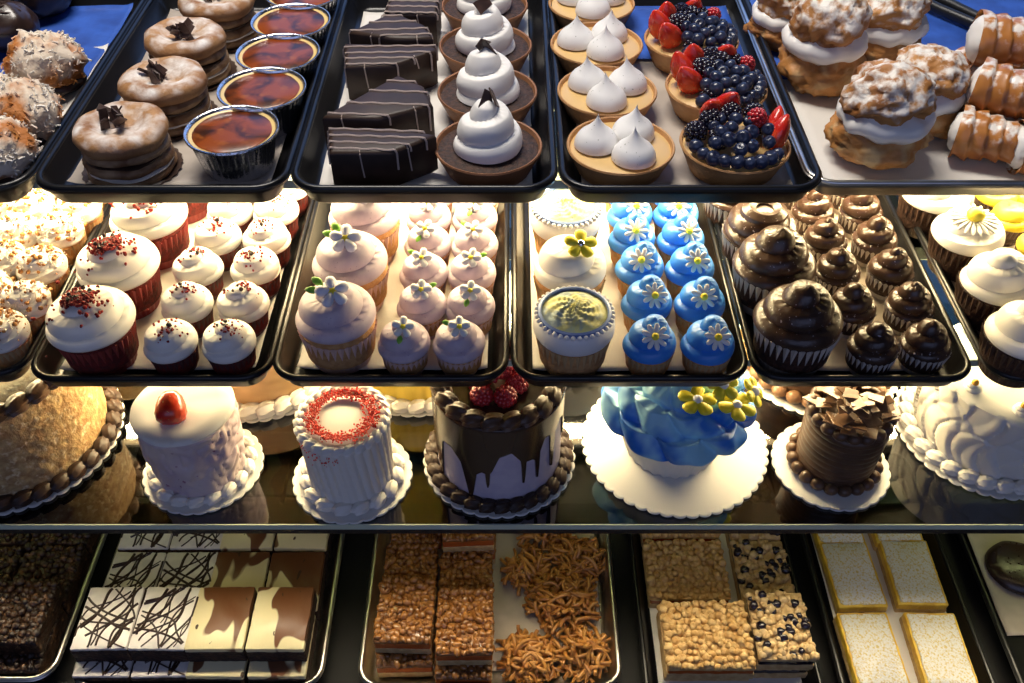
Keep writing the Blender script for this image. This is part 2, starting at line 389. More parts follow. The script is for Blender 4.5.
for i, (lab, mat) in enumerate([('white paper under the coconut macaroons', 'liner'), ('tan paper under the ring pastries and custard cups', 'liner_tan'),
        ('grey white paper under the chocolate slices', 'liner'), ('cream paper under the meringue and berry tarts', 'liner_tan'), ('cream paper under the cream puffs', 'liner')]):
    xa, xb = TR1[i]
    liner(lab, xa + .021, xb - .021, Y1 + .032, Y1 + (.30 if i in (0, 4) else .39), FL1 - .0012, mat, seed=i + 1)
liner('added sheet coloured as blue light at the back of the macaroon tray', TR1[0][0] + .022, TR1[0][1] - .022, Y1 + .225, Y1 + .40, FL1 + .001, 'liner_blue_light', seed=8)  # added sheets: their blue stands for light falling on the white liners
liner('added sheet coloured as blue light at the back of the cream puff pan', TR1[4][0] + .02, TR1[4][1] - .02, Y1 + .225, Y1 + .43, FL1 + .001, 'liner_blue_light', seed=9)
liner('added sheet coloured as blue light at the back of the berry tart tray', TR1[3][0] + .022, TR1[3][1] - .022, Y1 + .27, Y1 + .40, FL1 + .001, 'liner_blue_light', seed=10)
zr = Z2 + .022
Y2 = .650
T2S = [('black tray of coconut and nut cupcakes', -190, 24), ('black tray of red velvet cupcakes', 27, 271), ('black tray of lavender flower cupcakes', 271, 508),
       ('black tray of blue daisy cupcakes', 512, 750), ('black tray of chocolate cupcakes', 753, 975), ('black tray of white frosted cupcakes in dark cups', 988, 1218)]
TR2 = []
for i, (lab, a, b) in enumerate(T2S):
    xa, xb = xr(a, 372, zr), xr(b, 372, zr); TR2.append((xa, xb))
    tray('serving_tray', lab, xa, xb, Y2 + (.006 if i in (0,) else 0), Z2, 'black_tray', group='black trays on the cupcake shelf')
    liner(['white paper under the coconut cupcakes', 'white paper under the red velvet cupcakes', 'white paper under the lavender cupcakes', 'white paper under the blue daisy cupcakes',
           'pale paper under the chocolate cupcakes', 'pale paper under the white frosted cupcakes'][i], xa + .021, xb - .021, Y2 + .03, Y2 + .39, FL2 - .0012, 'liner_tan' if i > 3 else 'liner', seed=20 + i)

# ------------------------------------------------------------------ small building blocks
def spiral(r, h, turns, amp, prof, n=56, m=44, lean=(0, 0), twist=1, wob=0, seed=0, z0=0, step=.55):
    """piped frosting: a solid of rotation with a rope of ridges winding up it"""
    g = G()
    def fn(a, b):
        t = a * TAU
        if b < .05: k = b / .05; return (r * .90 * k * cos(t), r * .90 * k * sin(t), z0 - .003)
        u = (b - .05) / .95
        ph = (turns * u - twist * a) % 1.0
        uc = min(.97, max(0, u - (ph - .5) / turns))
        R = r * ((1 - step) * prof(u) + step * prof(uc)) if turns > .5 else r * prof(u)
        R *= 1 - amp + amp * sqrt(max(0, 1 - (2 * ph - 1) ** 2))
        R *= min(1, max(0, 1 - u) / .10) ** .5
        R *= 1 + wob * nz((cos(t), sin(t), u * 3), 1.3, seed)
        z = h * u
        return (R * cos(t) + lean[0] * u * u, R * sin(t) + lean[1] * u * u, z0 + z)
    return g.grid(fn, n, m, cu=True)
def cone_prof(p=.75): return lambda u: (1 - u) ** p * (.93 + .07 * min(1, u / .1)) + .0
def dome_prof(p=.5): return lambda u: (max(0, 1 - u * u)) ** p * (.95 + .05 * min(1, u / .1))
def cup(r0, r1, h, pleats, amp=.035, zig=.0015, th=.0008):
    n = pleats * 4
    def mod(t, k, r, z):
        c = cos(pleats * t); f = min(1, max(0, z / h)) ** .5
        return r * (1 + amp * c * f), z + (zig * c if k in (5, 6, 7) else 0)
    pr = [(0, 0), (r0 * .98, 0), (r0, .001), (r0 + (r1 - r0) * .33, h * .33), (r0 + (r1 - r0) * .66, h * .66), (r1, h), (r1 - th, h), (r1 - th, h - .0005), (r0 * .9 + r1 * .1 - th, h * .1), (0, h * .1)]
    return G().lathe(pr, n, mod)
def flower(np, rad, pw, lift=.3, thick=.22):
    """petals as one set of separate flattened drops around the centre, returned as a list of meshes"""
    out = []
    for k in range(np):
        a = TAU * k / np
        g = G().ball((0, 0, 0), 1, 12, 8, (rad * .5, pw * .5, pw * thick))
        def warp(p):
            x, y, z = p; f = .75 + .35 * (x / (rad * .5)); return (x, y * f, z + lift * x * x / rad)
        g.v = [warp(p) for p in g.v]
        g.move(Matrix.Rotation(a, 4, 'Z') @ Matrix.Translation((rad * .52, 0, pw * thick * .6)))
        out.append(g)
    return out
def add_flower(parent, loc, rot, np, rad, pw, pmat, cmat, cr, name='icing_flower', leaf=None, lift=.3, thick=.22, label=None):
    f = G().ball((0, 0, cr * .7), cr, 12, 8, (1, 1, .75)).obj(name, cmat, parent); f.location = loc; f.rotation_mode = 'ZYX'; f.rotation_euler = rot
    if label: f['label'] = label
    for g in flower(np, rad, pw, lift, thick): g.obj('petal', pmat, f)
    if leaf:
        for k, a in enumerate(leaf):
            g = G().ball((0, 0, 0), 1, 10, 6, (rad * .42, rad * .24, rad * .12))
            g.v = [(x, y * (1.2 - abs(x) / (rad * .42) * .5), z + .12 * abs(y)) for x, y, z in g.v]
            g.move(Matrix.Rotation(a, 4, 'Z') @ Matrix.Translation((rad * 1.15, 0, .001))).obj('leaf', 'green', f)
    return f
def bits(n, place, size, seed, shape='bit'):
    """scattered crumbs: place(rnd) -> point"""
    rnd = random.Random(seed); g = G()
    for _ in range(n):
        p = place(rnd); s = size * rnd.uniform(.5, 1.25)
        if shape == 'bit': g.add(G().ball((0, 0, 0), s, 5, 4, (1, rnd.uniform(.6, 1), .7)), xf(p, rnd.uniform(0, 3), rnd.uniform(0, 3), rnd.uniform(0, 6)))
        else:
            L = s * rnd.uniform(5, 9); q = G().tube([(-L / 2, 0, 0), (0, L * rnd.uniform(-.15, .15), L * .08), (L / 2, 0, 0)], s, 4)
            g.add(q, xf(p, rnd.uniform(-.9, .9), rnd.uniform(-.9, .9), rnd.uniform(0, 6)))
    return g
def shard(w, l, th, seed):
    rnd = random.Random(seed)
    P = [(-w / 2 * rnd.uniform(.8, 1), -l / 2), (w / 2, -l / 2 * rnd.uniform(.7, 1)), (w / 2 * rnd.uniform(.5, 1), l / 2 * rnd.uniform(.6, 1)), (-w / 2 * rnd.uniform(.1, .8), l / 2)]
    return G().prism(P, 0, th, th * .2)

# ------------------------------------------------------------------ cupcakes
LH, LR0, LR1 = .043, .029, .0375     # large paper cups
MH, MR0, MR1 = .024, .0175, .0225   # small paper cups
def cupcake(name, big, cupmat, cakemat, pleats=None, show=.004, amp=.035):
    t = thing(name)
    h, a, b = (LH, LR0, LR1) if big else (MH, MR0, MR1)
    cup(a, b, h, pleats or (34 if big else 26), amp).obj('paper_cup', cupmat, t)
    g = G().lathe([(0, h * .3), (b * .90, h * .3), (b * .97, h * .96), (b * 1.0, h + show * .5), (b * .95, h + show), (0, h + show + .002)], 32)
    g.obj('cake', cakemat, t)
    return t, h + show
def rv_big():
    t, z = cupcake('cupcake', True, 'red_cup', 'redcake', show=.006)
    spiral(.0425, .031, 2.3, .07, dome_prof(.50), seed=1, z0=z).obj('frosting', 'white_frost', t)
    def pl(r):
        x, y = r.gauss(-.002, .0085), r.gauss(.000, .0062)
        if r.random() < .18: x, y = x * 2.2, y * 2 - .006
        rr = sqrt(x * x + y * y)
        return (x, y, z + .0315 * sqrt(max(0, 1 - (rr / .0425) ** 2)) + .0022 - rr * .05)
    bits(300, pl, .0022, 5).obj('red_crumbs', 'red_crumb', t)
    bits(26, lambda r: (r.gauss(-.003, .005), r.gauss(.002, .004), z + .0335), .0024, 6).obj('dark_crumbs', 'dark_crumb', t)
    return t
def rv_mini(seed):
    t, z = cupcake('mini_cupcake', False, 'redmini_cup', 'redcake', show=.003)
    spiral(.0255, .025, 2.0, .10, dome_prof(.54), 44, 32, seed=seed, z0=z).obj('frosting', 'white_frost', t)
    def pl(r):
        a, d = r.uniform(0, TAU), r.uniform(.1, .8); x, y = .0245 * d * cos(a), .0245 * d * sin(a)
        if r.random() < .6: x, y = x * .5 + .006, y * .5 - .006
        rr = sqrt(x * x + y * y)
        return (x, y, z + .024 * (max(0, 1 - (rr / .0255) ** 2)) ** .54 + .0012)
    bits(46, pl, .0015, seed).obj('red_crumbs', 'red_crumb', t)
    bits(3, lambda r: (r.gauss(-.001, .004), r.gauss(.001, .002), z + .0268), .0028, seed + 9).obj('dark_crumbs', 'dark_crumb', t)
    return t
def lav_big():
    t, z = cupcake('cupcake', True, 'pink_cup', 'van_cake', show=.008, amp=.03)
    spiral(.0405, .035, 2.1, .13, lambda u: dome_prof(.55)(u) * (1 - .12 * u), seed=2, z0=z).obj('frosting', 'lav', t)
    add_flower(t, (0, -.006, z + .0345), (.38, 0, .3), 5, .0165, .0135, 'lilacw', 'yellow', .0052, leaf=(1.9, 2.45), thick=.4, lift=.15)
    return t
def lav_mini(seed):
    t, z = cupcake('mini_cupcake', False, 'pink_cup', 'van_cake', show=.003, amp=.03)
    spiral(.0255, .027, 2.1, .13, lambda u: dome_prof(.62)(u) * (1 - .1 * u), 44, 32, seed=seed, z0=z).obj('frosting', 'lav', t)
    add_flower(t, (0, -.005, z + .0268), (.50, 0, seed * 1.3), 5, .0105, .0088, 'petal_w', 'yellow', .0032, leaf=((2.0 + seed), ), thick=.3)
    return t
def blue_mini(seed):
    t, z = cupcake('mini_cupcake', False, 'tan_cup', 'van_cake', show=.004, amp=.035)
    spiral(.0250, .035, 2.3, .17, lambda u: (1 - u ** 1.6) ** .75, 44, 36, (.002, .001), seed=seed, z0=z).obj('frosting', 'blue_frost', t)
    add_flower(t, (.001, -.0135, z + .0245), (.70, 0, seed * .7), 9, .0125, .0058, 'petal_w', 'yellow', .0036, name='daisy', thick=.25, lift=.2)
    return t
def medal_big():
    t, z = cupcake('cupcake', True, 'tan_cup', 'van_cake', show=.003)
    G().lathe([(0, -.001), (.038, -.001), (.0405, .004), (.0405, .012), (.0385, .019), (.034, .022), (0, .0235)], 48, c=(0, 0, z)).obj('fondant_top', 'fondant', t)
    d = G()
    def fn(a, b):
        q = a * TAU; r = .0335 * b; zz = .009 * (1 - b * b) + (.0016 * sin(9 * q + 14 * b) * sin(26 * b) * (1 - b ** 4) if b < .93 else 0)
        return (r * cos(q), r * sin(q), z + .0225 + zz)
    d.grid(fn, 56, 24, cu=True).obj('embossed_medallion', 'medal', t)
    G().lathe([(.0325, .0215), (.0365, .0215), (.0360, .0255), (.0335, .0265), (.0325, .024)], 48, c=(0, 0, z)).obj('medallion_rim', 'medal_rim', t)
    b = G()
    for k in range(38): b.ball((.0375 * cos(TAU * k / 38), .0375 * sin(TAU * k / 38), z + .0225), .0026, 7, 5)
    b.obj('bead_border', 'fondant', t)
    return t
def whiteyel_big():
    t, z = cupcake('cupcake', True, 'tan_cup', 'van_cake', show=.008)
    spiral(.0395, .036, 1.8, .07, dome_prof(.55), seed=4, z0=z).obj('frosting', 'white_frost', t)
    f = add_flower(t, (.009, -.006, z + .0385), (.34, .10, .3), 5, .0175, .016, 'yellow', 'silver', .0045, thick=.20, lift=.15)
    return t
def choc_big():
    t, z = cupcake('cupcake', True, 'greywhite_cup', 'crumb', show=.002, amp=.04)
    spiral(.0400, .043, 2.7, .14, lambda u: (1 - u ** 1.4) ** .80, seed=5, z0=z, lean=(.002, 0)).obj('frosting', 'choc_frost', t)
    return t
def choc_ring():
    t, z = cupcake('cupcake', True, 'greywhite_cup', 'crumb', show=.002, amp=.04)
    spiral(.0385, .028, 1.9, .12, dome_prof(.45), seed=6, z0=z).obj('frosting', 'choc_frost', t)
    G().lathe([(.007, .020), (.009, .029), (.016, .032), (.023, .028), (.024, .022)], 40, c=(0, 0, z)).obj('frosting_ring', 'choc_frost', t)
    return t
def choc_mini(seed):
    t, z = cupcake('mini_cupcake', False, 'greywhite_cup', 'crumb', show=.001, amp=.045)
    spiral(.0232, .030, 2.6, .16, lambda u: (1 - u ** 1.4) ** .80, 44, 34, (.0015, .001), seed=seed, z0=z).obj('frosting', 'choc_frost', t)
    return t
def nut_mini(seed):
    t, z = cupcake('mini_cupcake', False, 'tan_cup', 'van_cake', show=.003)
    spiral(.0255, .023, 1.6, .05, dome_prof(.5), 40, 28, seed=seed, wob=.08, z0=z).obj('frosting', 'white_frost', t)
    def pl(r, k=1.0):
        a, d = r.uniform(0, TAU), sqrt(r.uniform(0, .96)); x, y = .0255 * d * cos(a), .0255 * d * sin(a)
        return (x, y, z + .0235 * sqrt(max(0, 1 - d * d)) + .0005)
    bits(110, pl, .00065, seed, 'shred').obj('coconut_shreds', 'coco_w', t)
    bits(30, pl, .0028, seed + 3).obj('nut_pieces', 'nuts', t)
    return t
def dark_white(seed, kind):
    t, z = cupcake('cupcake', True, 'brown_cup', 'crumb', show=.002, amp=.05)
    if kind == 'sun':
        spiral(.0400, .024, 1.2, .03, dome_prof(.45), seed=seed, z0=z).obj('frosting', 'white_frost', t)
        add_flower(t, (0, 0, z + .0232), (.1, 0, 0), 20, .027, .0055, 'white_frost', 'yellow_frost', .010, name='piped_sunburst', thick=.3, lift=-.25)
    else:
        spiral(.0400, .040, 2.1, .10, cone_prof(.5), seed=seed, z0=z).obj('frosting', 'white_frost', t)
    return t
def dark_yellow():
    t, z = cupcake('mini_cupcake', False, 'brown_cup', 'crumb', show=.001, amp=.05)
    spiral(.0245, .024, 1.7, .12, dome_prof(.55), 44, 32, seed=3, z0=z).obj('frosting', 'yellow_frost', t)
    return t

def row(proto, pts, z, lab, cat, group, rz=None, seed=0, sc=None, gap=0):
    protos = proto if isinstance(proto, list) else [proto]
    rnd = random.Random(seed); py = None; sc = sc or (1.09 if z < ZL - .001 else 1.0)
    for i, p in enumerate(pts):
        x, y, _ = at(p[0], p[1], z)
        if py is not None and gap: y = max(y, py + gap)
        if z > ZM + .01: y = max(y, Y2 + .007 + .0385 * sc)
        py = y
        n = ORD[i] if i < len(pts) - 1 or len(pts) > 6 else 'rearmost'
        protos[i % len(protos)].put((x, y, FL2), (rnd.uniform(-.35, .35) if rz is None else rz[i % len(rz)]), lab % n, cat, group, sc=sc)
ZL, ZM = FL2 + .056, FL2 + .033
# red velvet
row(Proto(rv_big), [(88, 325), (113, 274), (143, 228), (168, 188)], ZL, 'large red velvet cupcake with crumb topped white frosting, %s', 'cupcake', 'large red velvet cupcakes', [0, .5, -.4, .9], sc=1.04, gap=.087)
RVP = [Proto(rv_mini, k) for k in (11, 12, 13)]
row(RVP, [(171, 343), (187, 305), (198, 270), (218, 239), (230, 213), (243, 189)], ZM, 'small red velvet cupcake in the column beside the large ones, %s', 'cupcake', 'small red velvet cupcakes', [0, 1, 2.2, .5])
row(RVP[1:] + RVP[:1], [(229, 343), (243, 305), (256, 269), (267, 240), (276, 212), (287, 188)], ZM, 'small red velvet cupcake in the column by the right tray rim, %s', 'cupcake', 'small red velvet cupcakes', [.4, 1.7, 5, 3.5])
# lavender
row(Proto(lav_big), [(336, 315), (350, 264), (364, 216)], ZL, 'large lavender cupcake with white sugar flower, %s', 'cupcake', 'large lavender cupcakes', [.3, .0, .7], sc=1.04, gap=.084)
LVP = [Proto(lav_mini, k) for k in (1, 2, 3)]
row(LVP, [(404, 343), (422, 306), (424, 274), (428, 245), (429, 219), (432, 196)], ZM, 'small lavender cupcake with flower in the inner column, %s', 'cupcake', 'small lavender cupcakes')
row(LVP[2:] + LVP[:2], [(459, 343), (470, 307), (472, 274), (475, 246), (475, 219), (478, 196)], ZM, 'small lavender cupcake with flower in the right column, %s', 'cupcake', 'small lavender cupcakes')
# blue
mp = Proto(medal_big)
for p, lab in (((574, 322), 'large cupcake with blue rimmed embossed yellow medallion at the tray front'), ((566, 216), 'large cupcake with pale embossed medallion at the tray rear')):
    x, y, _ = at(p[0], p[1], ZL); mp.put((x, y, FL2), 0, lab, 'cupcake', 'large cupcakes beside the blue ones')
x, y, _ = at(570, 267, ZL); Proto(whiteyel_big).put((x, y, FL2), 0, 'large white frosted cupcake topped with a yellow flower', 'cupcake', 'large cupcakes beside the blue ones')
BLP = [Proto(blue_mini, k) for k in (1, 2, 3)]
row(BLP, [(650, 343), (647, 303), (640, 268), (632, 239), (630, 215), (626, 192)], ZM + .002, 'small blue frosted cupcake with white daisy in the inner column, %s', 'cupcake', 'small blue daisy cupcakes', [0, .2, -.2])
row(BLP[1:] + BLP[:1], [(708, 344), (700, 304), (690, 269), (681, 240), (676, 215), (670, 192)], ZM + .002, 'small blue frosted cupcake with white daisy in the right column, %s', 'cupcake', 'small blue daisy cupcakes', [.2, -.15, .1])
# chocolate
cp = Proto(choc_big)
row(cp, [(802, 326), (779, 274)], ZL, 'large chocolate cupcake with tall dark swirl, %s', 'cupcake', 'large chocolate cupcakes', [0, 1], sc=1.12, gap=.089)
x, y, _ = at(761, 226, ZL); Proto(choc_ring).put((x, y, FL2), 0, 'large chocolate cupcake with an open ring of frosting, behind two tall swirls', 'cupcake', 'large chocolate cupcakes', sc=1.08)
x, y, _ = at(738, 186, ZL); cp.put((x, y, FL2), 2, 'large chocolate cupcake at the rear of its column, partly behind a tray', 'cupcake', 'large chocolate cupcakes')
CHP = [Proto(choc_mini, k) for k in (1, 2)]
row(CHP, [(874, 344), (853, 304), (838, 268), (826, 237), (814, 209), (803, 185)], ZM, 'small chocolate swirl cupcake in the inner column, %s', 'cupcake', 'small chocolate cupcakes', [0, 1, 2, 3])
row(CHP[::-1], [(927, 341), (911, 302), (892, 267), (876, 236), (862, 208), (849, 184)], ZM, 'small chocolate swirl cupcake in the right column, %s', 'cupcake', 'small chocolate cupcakes', [1, 2.5, 4])
# coconut and nut cupcakes
NUP = [Proto(nut_mini, k) for k in (1, 2)]
row(NUP, [(26, 304), (43, 268), (61, 233), (79, 211), (92, 188)], ZM, 'small coconut nut cupcake in the column by the rim, %s', 'cupcake', 'small coconut nut cupcakes')
row(NUP[::-1], [(3, 334), (-12, 292), (4, 262), (18, 235), (32, 208), (46, 186)], ZM, 'small coconut nut cupcake in the second column from the rim, %s', 'cupcake', 'small coconut nut cupcakes')
row(NUP, [(-40, 262), (-24, 234), (-12, 208), (4, 186)], ZM, 'small coconut nut cupcake in the column at the picture edge, %s', 'cupcake', 'small coconut nut cupcakes')
# white frosted in dark cups
x, y, _ = at(1028, 328, ZL); Proto(dark_white, 1, 'swirl').put((x, y, FL2), 0, 'white frosted cupcake in dark cup at the tray front', 'cupcake', 'white frosted cupcakes in dark cups')
ps = Proto(dark_white, 2, 'swirl')
x, y, _ = at(1000, 276, ZL); ps.put((x, y, FL2), 1, 'white swirl cupcake in dark cup between its neighbours', 'cupcake', 'white frosted cupcakes in dark cups')
pz = Proto(dark_white, 3, 'sun')
x, y, _ = at(970, 228, ZL); pz.put((x, y, FL2), 0, 'white cupcake in dark cup with piped yellow sunburst', 'cupcake', 'white frosted cupcakes in dark cups')
x, y, _ = at(937, 188, ZL); pz.put((x, y, FL2), 1, 'white cupcake in dark cup at the tray rear, under the sheet pan', 'cupcake', 'white frosted cupcakes in dark cups')
yp = Proto(dark_yellow)
for (px, py), lab in (((998, 192), 'small yellow frosted cupcake at the rear of the dark cup tray'), ((1012, 215), 'small yellow frosted cupcake behind the white swirl cupcake'),
                      ((1040, 245), 'small yellow frosted cupcake at the picture edge'), ((1030, 190), 'small yellow frosted cupcake furthest back at the picture edge')):
    x, y, _ = at(px, py, ZM); yp.put((x, y, FL2), px, lab, 'cupcake', 'small yellow cupcakes')

# ------------------------------------------------------------------ top shelf: macaroons
def macaroon(seed):
    t = thing('coconut_macaroon')
    def bump(q): return 1 + .16 * nz(q, 3.2, seed) + .09 * nz(q, 9, seed)
    G().ball((0, 0, .030), .034, 40, 26, (1.05, .95, .85), fn=bump).obj('coconut_body', 'coco', t, 'all')
    def pl(r):
        q = Vector((r.gauss(0, 1), r.gauss(0, 1), r.gauss(.35, .8))).normalized(); k = .0345 * bump(q)
        return (q.x * 1.05 * k, q.y * .95 * k, .030 + q.z * .85 * k)
    bits(330, pl, .0008, seed, 'shred').obj('coconut_shreds', 'coco_w', t)
    G().ball((0, 0, .011), .031, 30, 14, (1.05, .95, .36), fn=lambda q: 1 + .1 * nz(q, 3, seed + 2)).obj('chocolate_base', 'choc', t)
    return t
mc = [Proto(macaroon, 1), Proto(macaroon, 2)]
for i, (px, py, up, rz, lab) in enumerate([(46, 66, 0, .3, 'coconut macaroon standing rearmost beside the tray rim'), (24, 116, 0, 1.6, 'coconut macaroon nearest the right rim, middle of the pile'),
        (-6, 152, 0, 3, 'coconut macaroon at the front corner of the tray'), (-22, 100, 0, 4.4, 'coconut macaroon at the picture edge')]):
    x, y, _ = at(px, py, FL1 + .028); mc[i % 2].put((x, y, FL1 + up), rz, lab, 'macaroon', 'coconut macaroons', sc=1.04 if i == 0 else 1)
def choc_mac():
    t = thing('chocolate_dipped_cake')
    G().ball((0, 0, .026), .03, 30, 18, (1.2, 1, .86), fn=lambda q: 1 + .12 * nz(q, 3, 5)).obj('chocolate_coat', 'choc', t, 'all')
    for k in range(5): G().tube([(.03 * (j / 8 - .5) * 1.6, -.015 + .008 * k + .002 * sin(j + k), .026 + .0262 * sqrt(max(.05, 1 - (1.6 * (j / 8 - .5) * .9) ** 2 - ((-.015 + .008 * k) / .03) ** 2))) for j in range(9)], .0009, 5).obj('drizzle_line', 'choc_shave', t)
    return t
x, y, _ = at(4, 28, FL1 + .026); cm = Proto(choc_mac); cm.put((x, y, FL1 + .002), .3, 'dark chocolate covered cake behind the macaroons', 'cake', 'chocolate dipped cakes')
x, y, _ = at(44, -6, FL1 + .026); cm.put((x, y, FL1 + .002), 1.3, 'dark chocolate covered cake on the blue light sheet', 'cake', 'chocolate dipped cakes')

# ring pastries
def ring_pastry(seed):
    t = thing('ring_pastry')
    def lump(r, z, hh, s):
        def m(th, k, rr, zz): return rr * (1 + .05 * nz((cos(th), sin(th), z * 30), 1.6, s) + .02 * nz((cos(th), sin(th), z * 30 + k), 5, s)), zz + .0025 * nz((cos(th), sin(th), z * 9), 1.5, s + 4)
        return G().lathe([(0, z), (r * .93, z), (r, z + hh * .3), (r, z + hh * .7), (r * .93, z + hh), (0, z + hh)], 48, m)
    lump(.043, .001, .009, seed).obj('pastry_layer', 'pastry_side', t)
    lump(.0415, .010, .004, seed + 1).obj('filling', 'cream', t)
    lump(.0435, .013, .010, seed + 2).obj('pastry_layer', 'pastry_side', t)
    lump(.0405, .0225, .004, seed + 3).obj('filling', 'choc', t)
    lump(.0425, .026, .009, seed + 4).obj('pastry_layer', 'pastry_side', t)
    def m(th, k, rr, zz): return rr * (1 + .045 * nz((cos(th), sin(th), 0), 1.8, seed + 5)), zz + .003 * nz((cos(th), sin(th), rr * 20), 1.6, seed + 6)
    G().lathe([(0, .036), (.034, .034), (.0425, .037), (.0455, .043), (.0435, .050), (.036, .0545), (.027, .054), (.019, .049), (.009, .047), (0, .0465)], 56, m).obj('sugared_top', 'pastry', t)
    rnd = random.Random(seed)
    for k in range(9):
        a = rnd.uniform(0, TAU); d = rnd.uniform(.001, .012)
        o = shard(rnd.uniform(.007, .013), rnd.uniform(.012, .022), .0015, seed * 10 + k).obj('chocolate_shaving', 'choc_shave', t, False)
        o.location = (d * cos(a) - .004, d * sin(a) + .004, .052 + rnd.uniform(0, .007)); o.rotation_euler = (rnd.uniform(.6, 1.5), rnd.uniform(-.6, .6), rnd.uniform(0, TAU))
    def br(th, k, rr, zz): return rr * (1 + .02 * cos(26 * th)), zz
    G().lathe([(0, .0), (.046, .0), (.0485, .003), (.047, .003), (.044, .0012), (0, .0012)], 104, br).obj('paper_base', 'brown_cup', t)
    return t
rp = [Proto(ring_pastry, 3), Proto(ring_pastry, 8)]
for i, (px, py, lab) in enumerate([(127, 132, 'sugared ring pastry with chocolate shavings at the tray front corner'), (165, 88, 'sugared ring pastry with chocolate shavings, second from the tray front'),
        (187, 46, 'sugared ring pastry with chocolate shavings, third from the tray front'), (216, 12, 'sugared ring pastry at the rear of its row')]):
    x, y, _ = at(px, py, FL1 + .033); rp[i % 2].put((x, .748 + .0895 * i, FL1), (0, 1.2, 2, .6)[i], lab, 'pastry', 'ring pastries with chocolate shavings', sc=.92)
# custard cups
def custard_cup():
    t = thing('custard_cup')
    n = 36 * 4
    def mod(th, k, r, z): return (r * (1 + .018 * cos(36 * th)), z) if k in (2, 3, 4) else (r, z)
    G().lathe([(0, 0), (.031, 0), (.0315, .001), (.035, .018), (.0385, .034), (.0415, .0355), (.0425, .0365), (.0420, .038), (.0405, .0380), (.0392, .0365), (.0382, .033), (.037, .028)], n, mod).obj('foil_cup', 'foil', t)
    G().lathe([(0, .0345), (.034, .0345), (.0375, .0348), (.0388, .0356), (.0375, .030), (.03, .028)], 48).obj('custard', 'custard_rim', t)
    G().lathe([(0, .0362), (.018, .0360), (.0345, .0358), (.0355, .0352), (.0345, .034)], 48, lambda th, k, r, z: (r * (1 + (.02 * nz((cos(th), sin(th), 0), 2.5, 3) if k > 1 else 0)), z)).obj('burnt_sugar', 'caramel', t)
    return t
cc = Proto(custard_cup)
for i, (px, py, lab) in enumerate([(232, 131, 'foil cup of burnt sugar custard at the tray front'), (262, 90, 'foil cup of burnt sugar custard, second from the tray front'),
        (278, 54, 'foil cup of burnt sugar custard, third from the tray front'), (291, 22, 'foil cup of burnt sugar custard, fourth from the tray front'), (303, -6, 'foil cup of burnt sugar custard cut off by the picture top')]):
    x, y, _ = at(px, py, FL1 + .037); cc.put((x, y, FL1 + .0015), i * 1.9, lab, 'custard', 'foil custard cups')
# chocolate slices
def choc_slice(poly, seed, nl):
    t = thing('chocolate_slice')
    h = .040
    G().prism(poly, 0, h, .0035).obj('glazed_cake', 'slice_glaze', t)
    xs = [p[0] for p in poly]; x0, x1 = min(xs), max(xs); ys = [p[1] for p in poly]; y0, y1 = min(ys), max(ys)
    def inside(x, y):
        c = False
        for i in range(len(poly)):
            (ax, ay), (bx, by) = poly[i], poly[i - 1]
            if (ay > y) != (by > y) and x < (bx - ax) * (y - ay) / (by - ay) + ax: c = not c
        return c
    rnd = random.Random(seed)
    d = G()
    sl = rnd.uniform(-.12, .12)
    for k in range(nl):
        yy = y0 + (y1 - y0) * (k + .35 + rnd.uniform(-.1, .1)) / nl
        run = []
        for j in range(61):
            x = x0 + (x1 - x0) * j / 60; y = yy + sl * (x - (x0 + x1) / 2) + .0006 * sin(j * .5 + k)
            if inside(x, y): run.append((x, y, h + .0003))
        if len(run) < 4: continue
        a, b = run[0], run[-1]
        run = [(a[0] - .0018, a[1] - .001, h - rnd.uniform(.008, .030)), (a[0] - .0016, a[1] - .0005, h - .003)] + run + [(b[0] + .0016, b[1] - .0005, h - .003), (b[0] + .0018, b[1] - .001, h - rnd.uniform(.006, .028))]
        d.tube(run, .0010, 5)
    # drips running down the faces that look forward
    n = len(poly)
    for i in range(n):
        (ax, ay), (bx, by) = poly[i], poly[(i + 1) % n]
        ex, ey = bx - ax, by - ay; L = math.hypot(ex, ey); nx, ny = ey / L, -ex / L
        if ny > -.3: continue
        for k in range(max(1, int(L / .03))):
            f = (k + rnd.uniform(.3, .7)) / max(1, int(L / .03)); px, py = ax + ex * f, ay + ey * f; q = rnd.uniform(.012, .034)
            d.tube([(px - nx * .004, py - ny * .004, h + .0003), (px + nx * .0002, py + ny * .0002, h - .0028), (px + nx * .0004 + .001, py + ny * .0004, h - q * .6), (px + nx * .0004 + .002, py + ny * .0004, h - q)], .0007, 5)
    d.obj('icing_drizzle', 'drizzle', t)
    return t
def poly_of(pts, z):
    P = [at(px, py, z)[:2] for px, py in pts]; cx = sum(p[0] for p in P) / len(P); cy = sum(p[1] for p in P) / len(P)
    A = sum(P[i][0] * P[(i + 1) % len(P)][1] - P[(i + 1) % len(P)][0] * P[i][1] for i in range(len(P)))
    P = [(x - cx, y - cy) for x, y in P]
    return (P if A > 0 else P[::-1]), (cx, cy, FL1 + .001)
for i, (pts, lab) in enumerate([
        ([(329, 152), (391, 152), (436, 134), (392, 127), (328, 127)], 'chocolate glazed cake slice with drizzle at the tray front'),
        ([(322, 116), (378, 118), (433, 104), (424, 85), (398, 74)], 'chocolate glazed cake slice with drizzle, second from the tray front'),
        ([(345, 66), (393, 65), (436, 50), (436, 45), (344, 43)], 'chocolate glazed cake slice with drizzle, third from the tray front'),
        ([(349, 31), (395, 38), (433, 37), (425, 24), (392, 11)], 'chocolate glazed cake slice with drizzle, fourth from the tray front'),
        ([(384, 12), (436, 14), (440, -4), (392, -8)], 'chocolate glazed cake slice at the rear, cut off by the picture top')]):
    P, loc = poly_of(pts, FL1 + .041)
    tag(choc_slice(P, i + 3, 4), lab, 'cake slice', 'chocolate glazed slices').location = loc
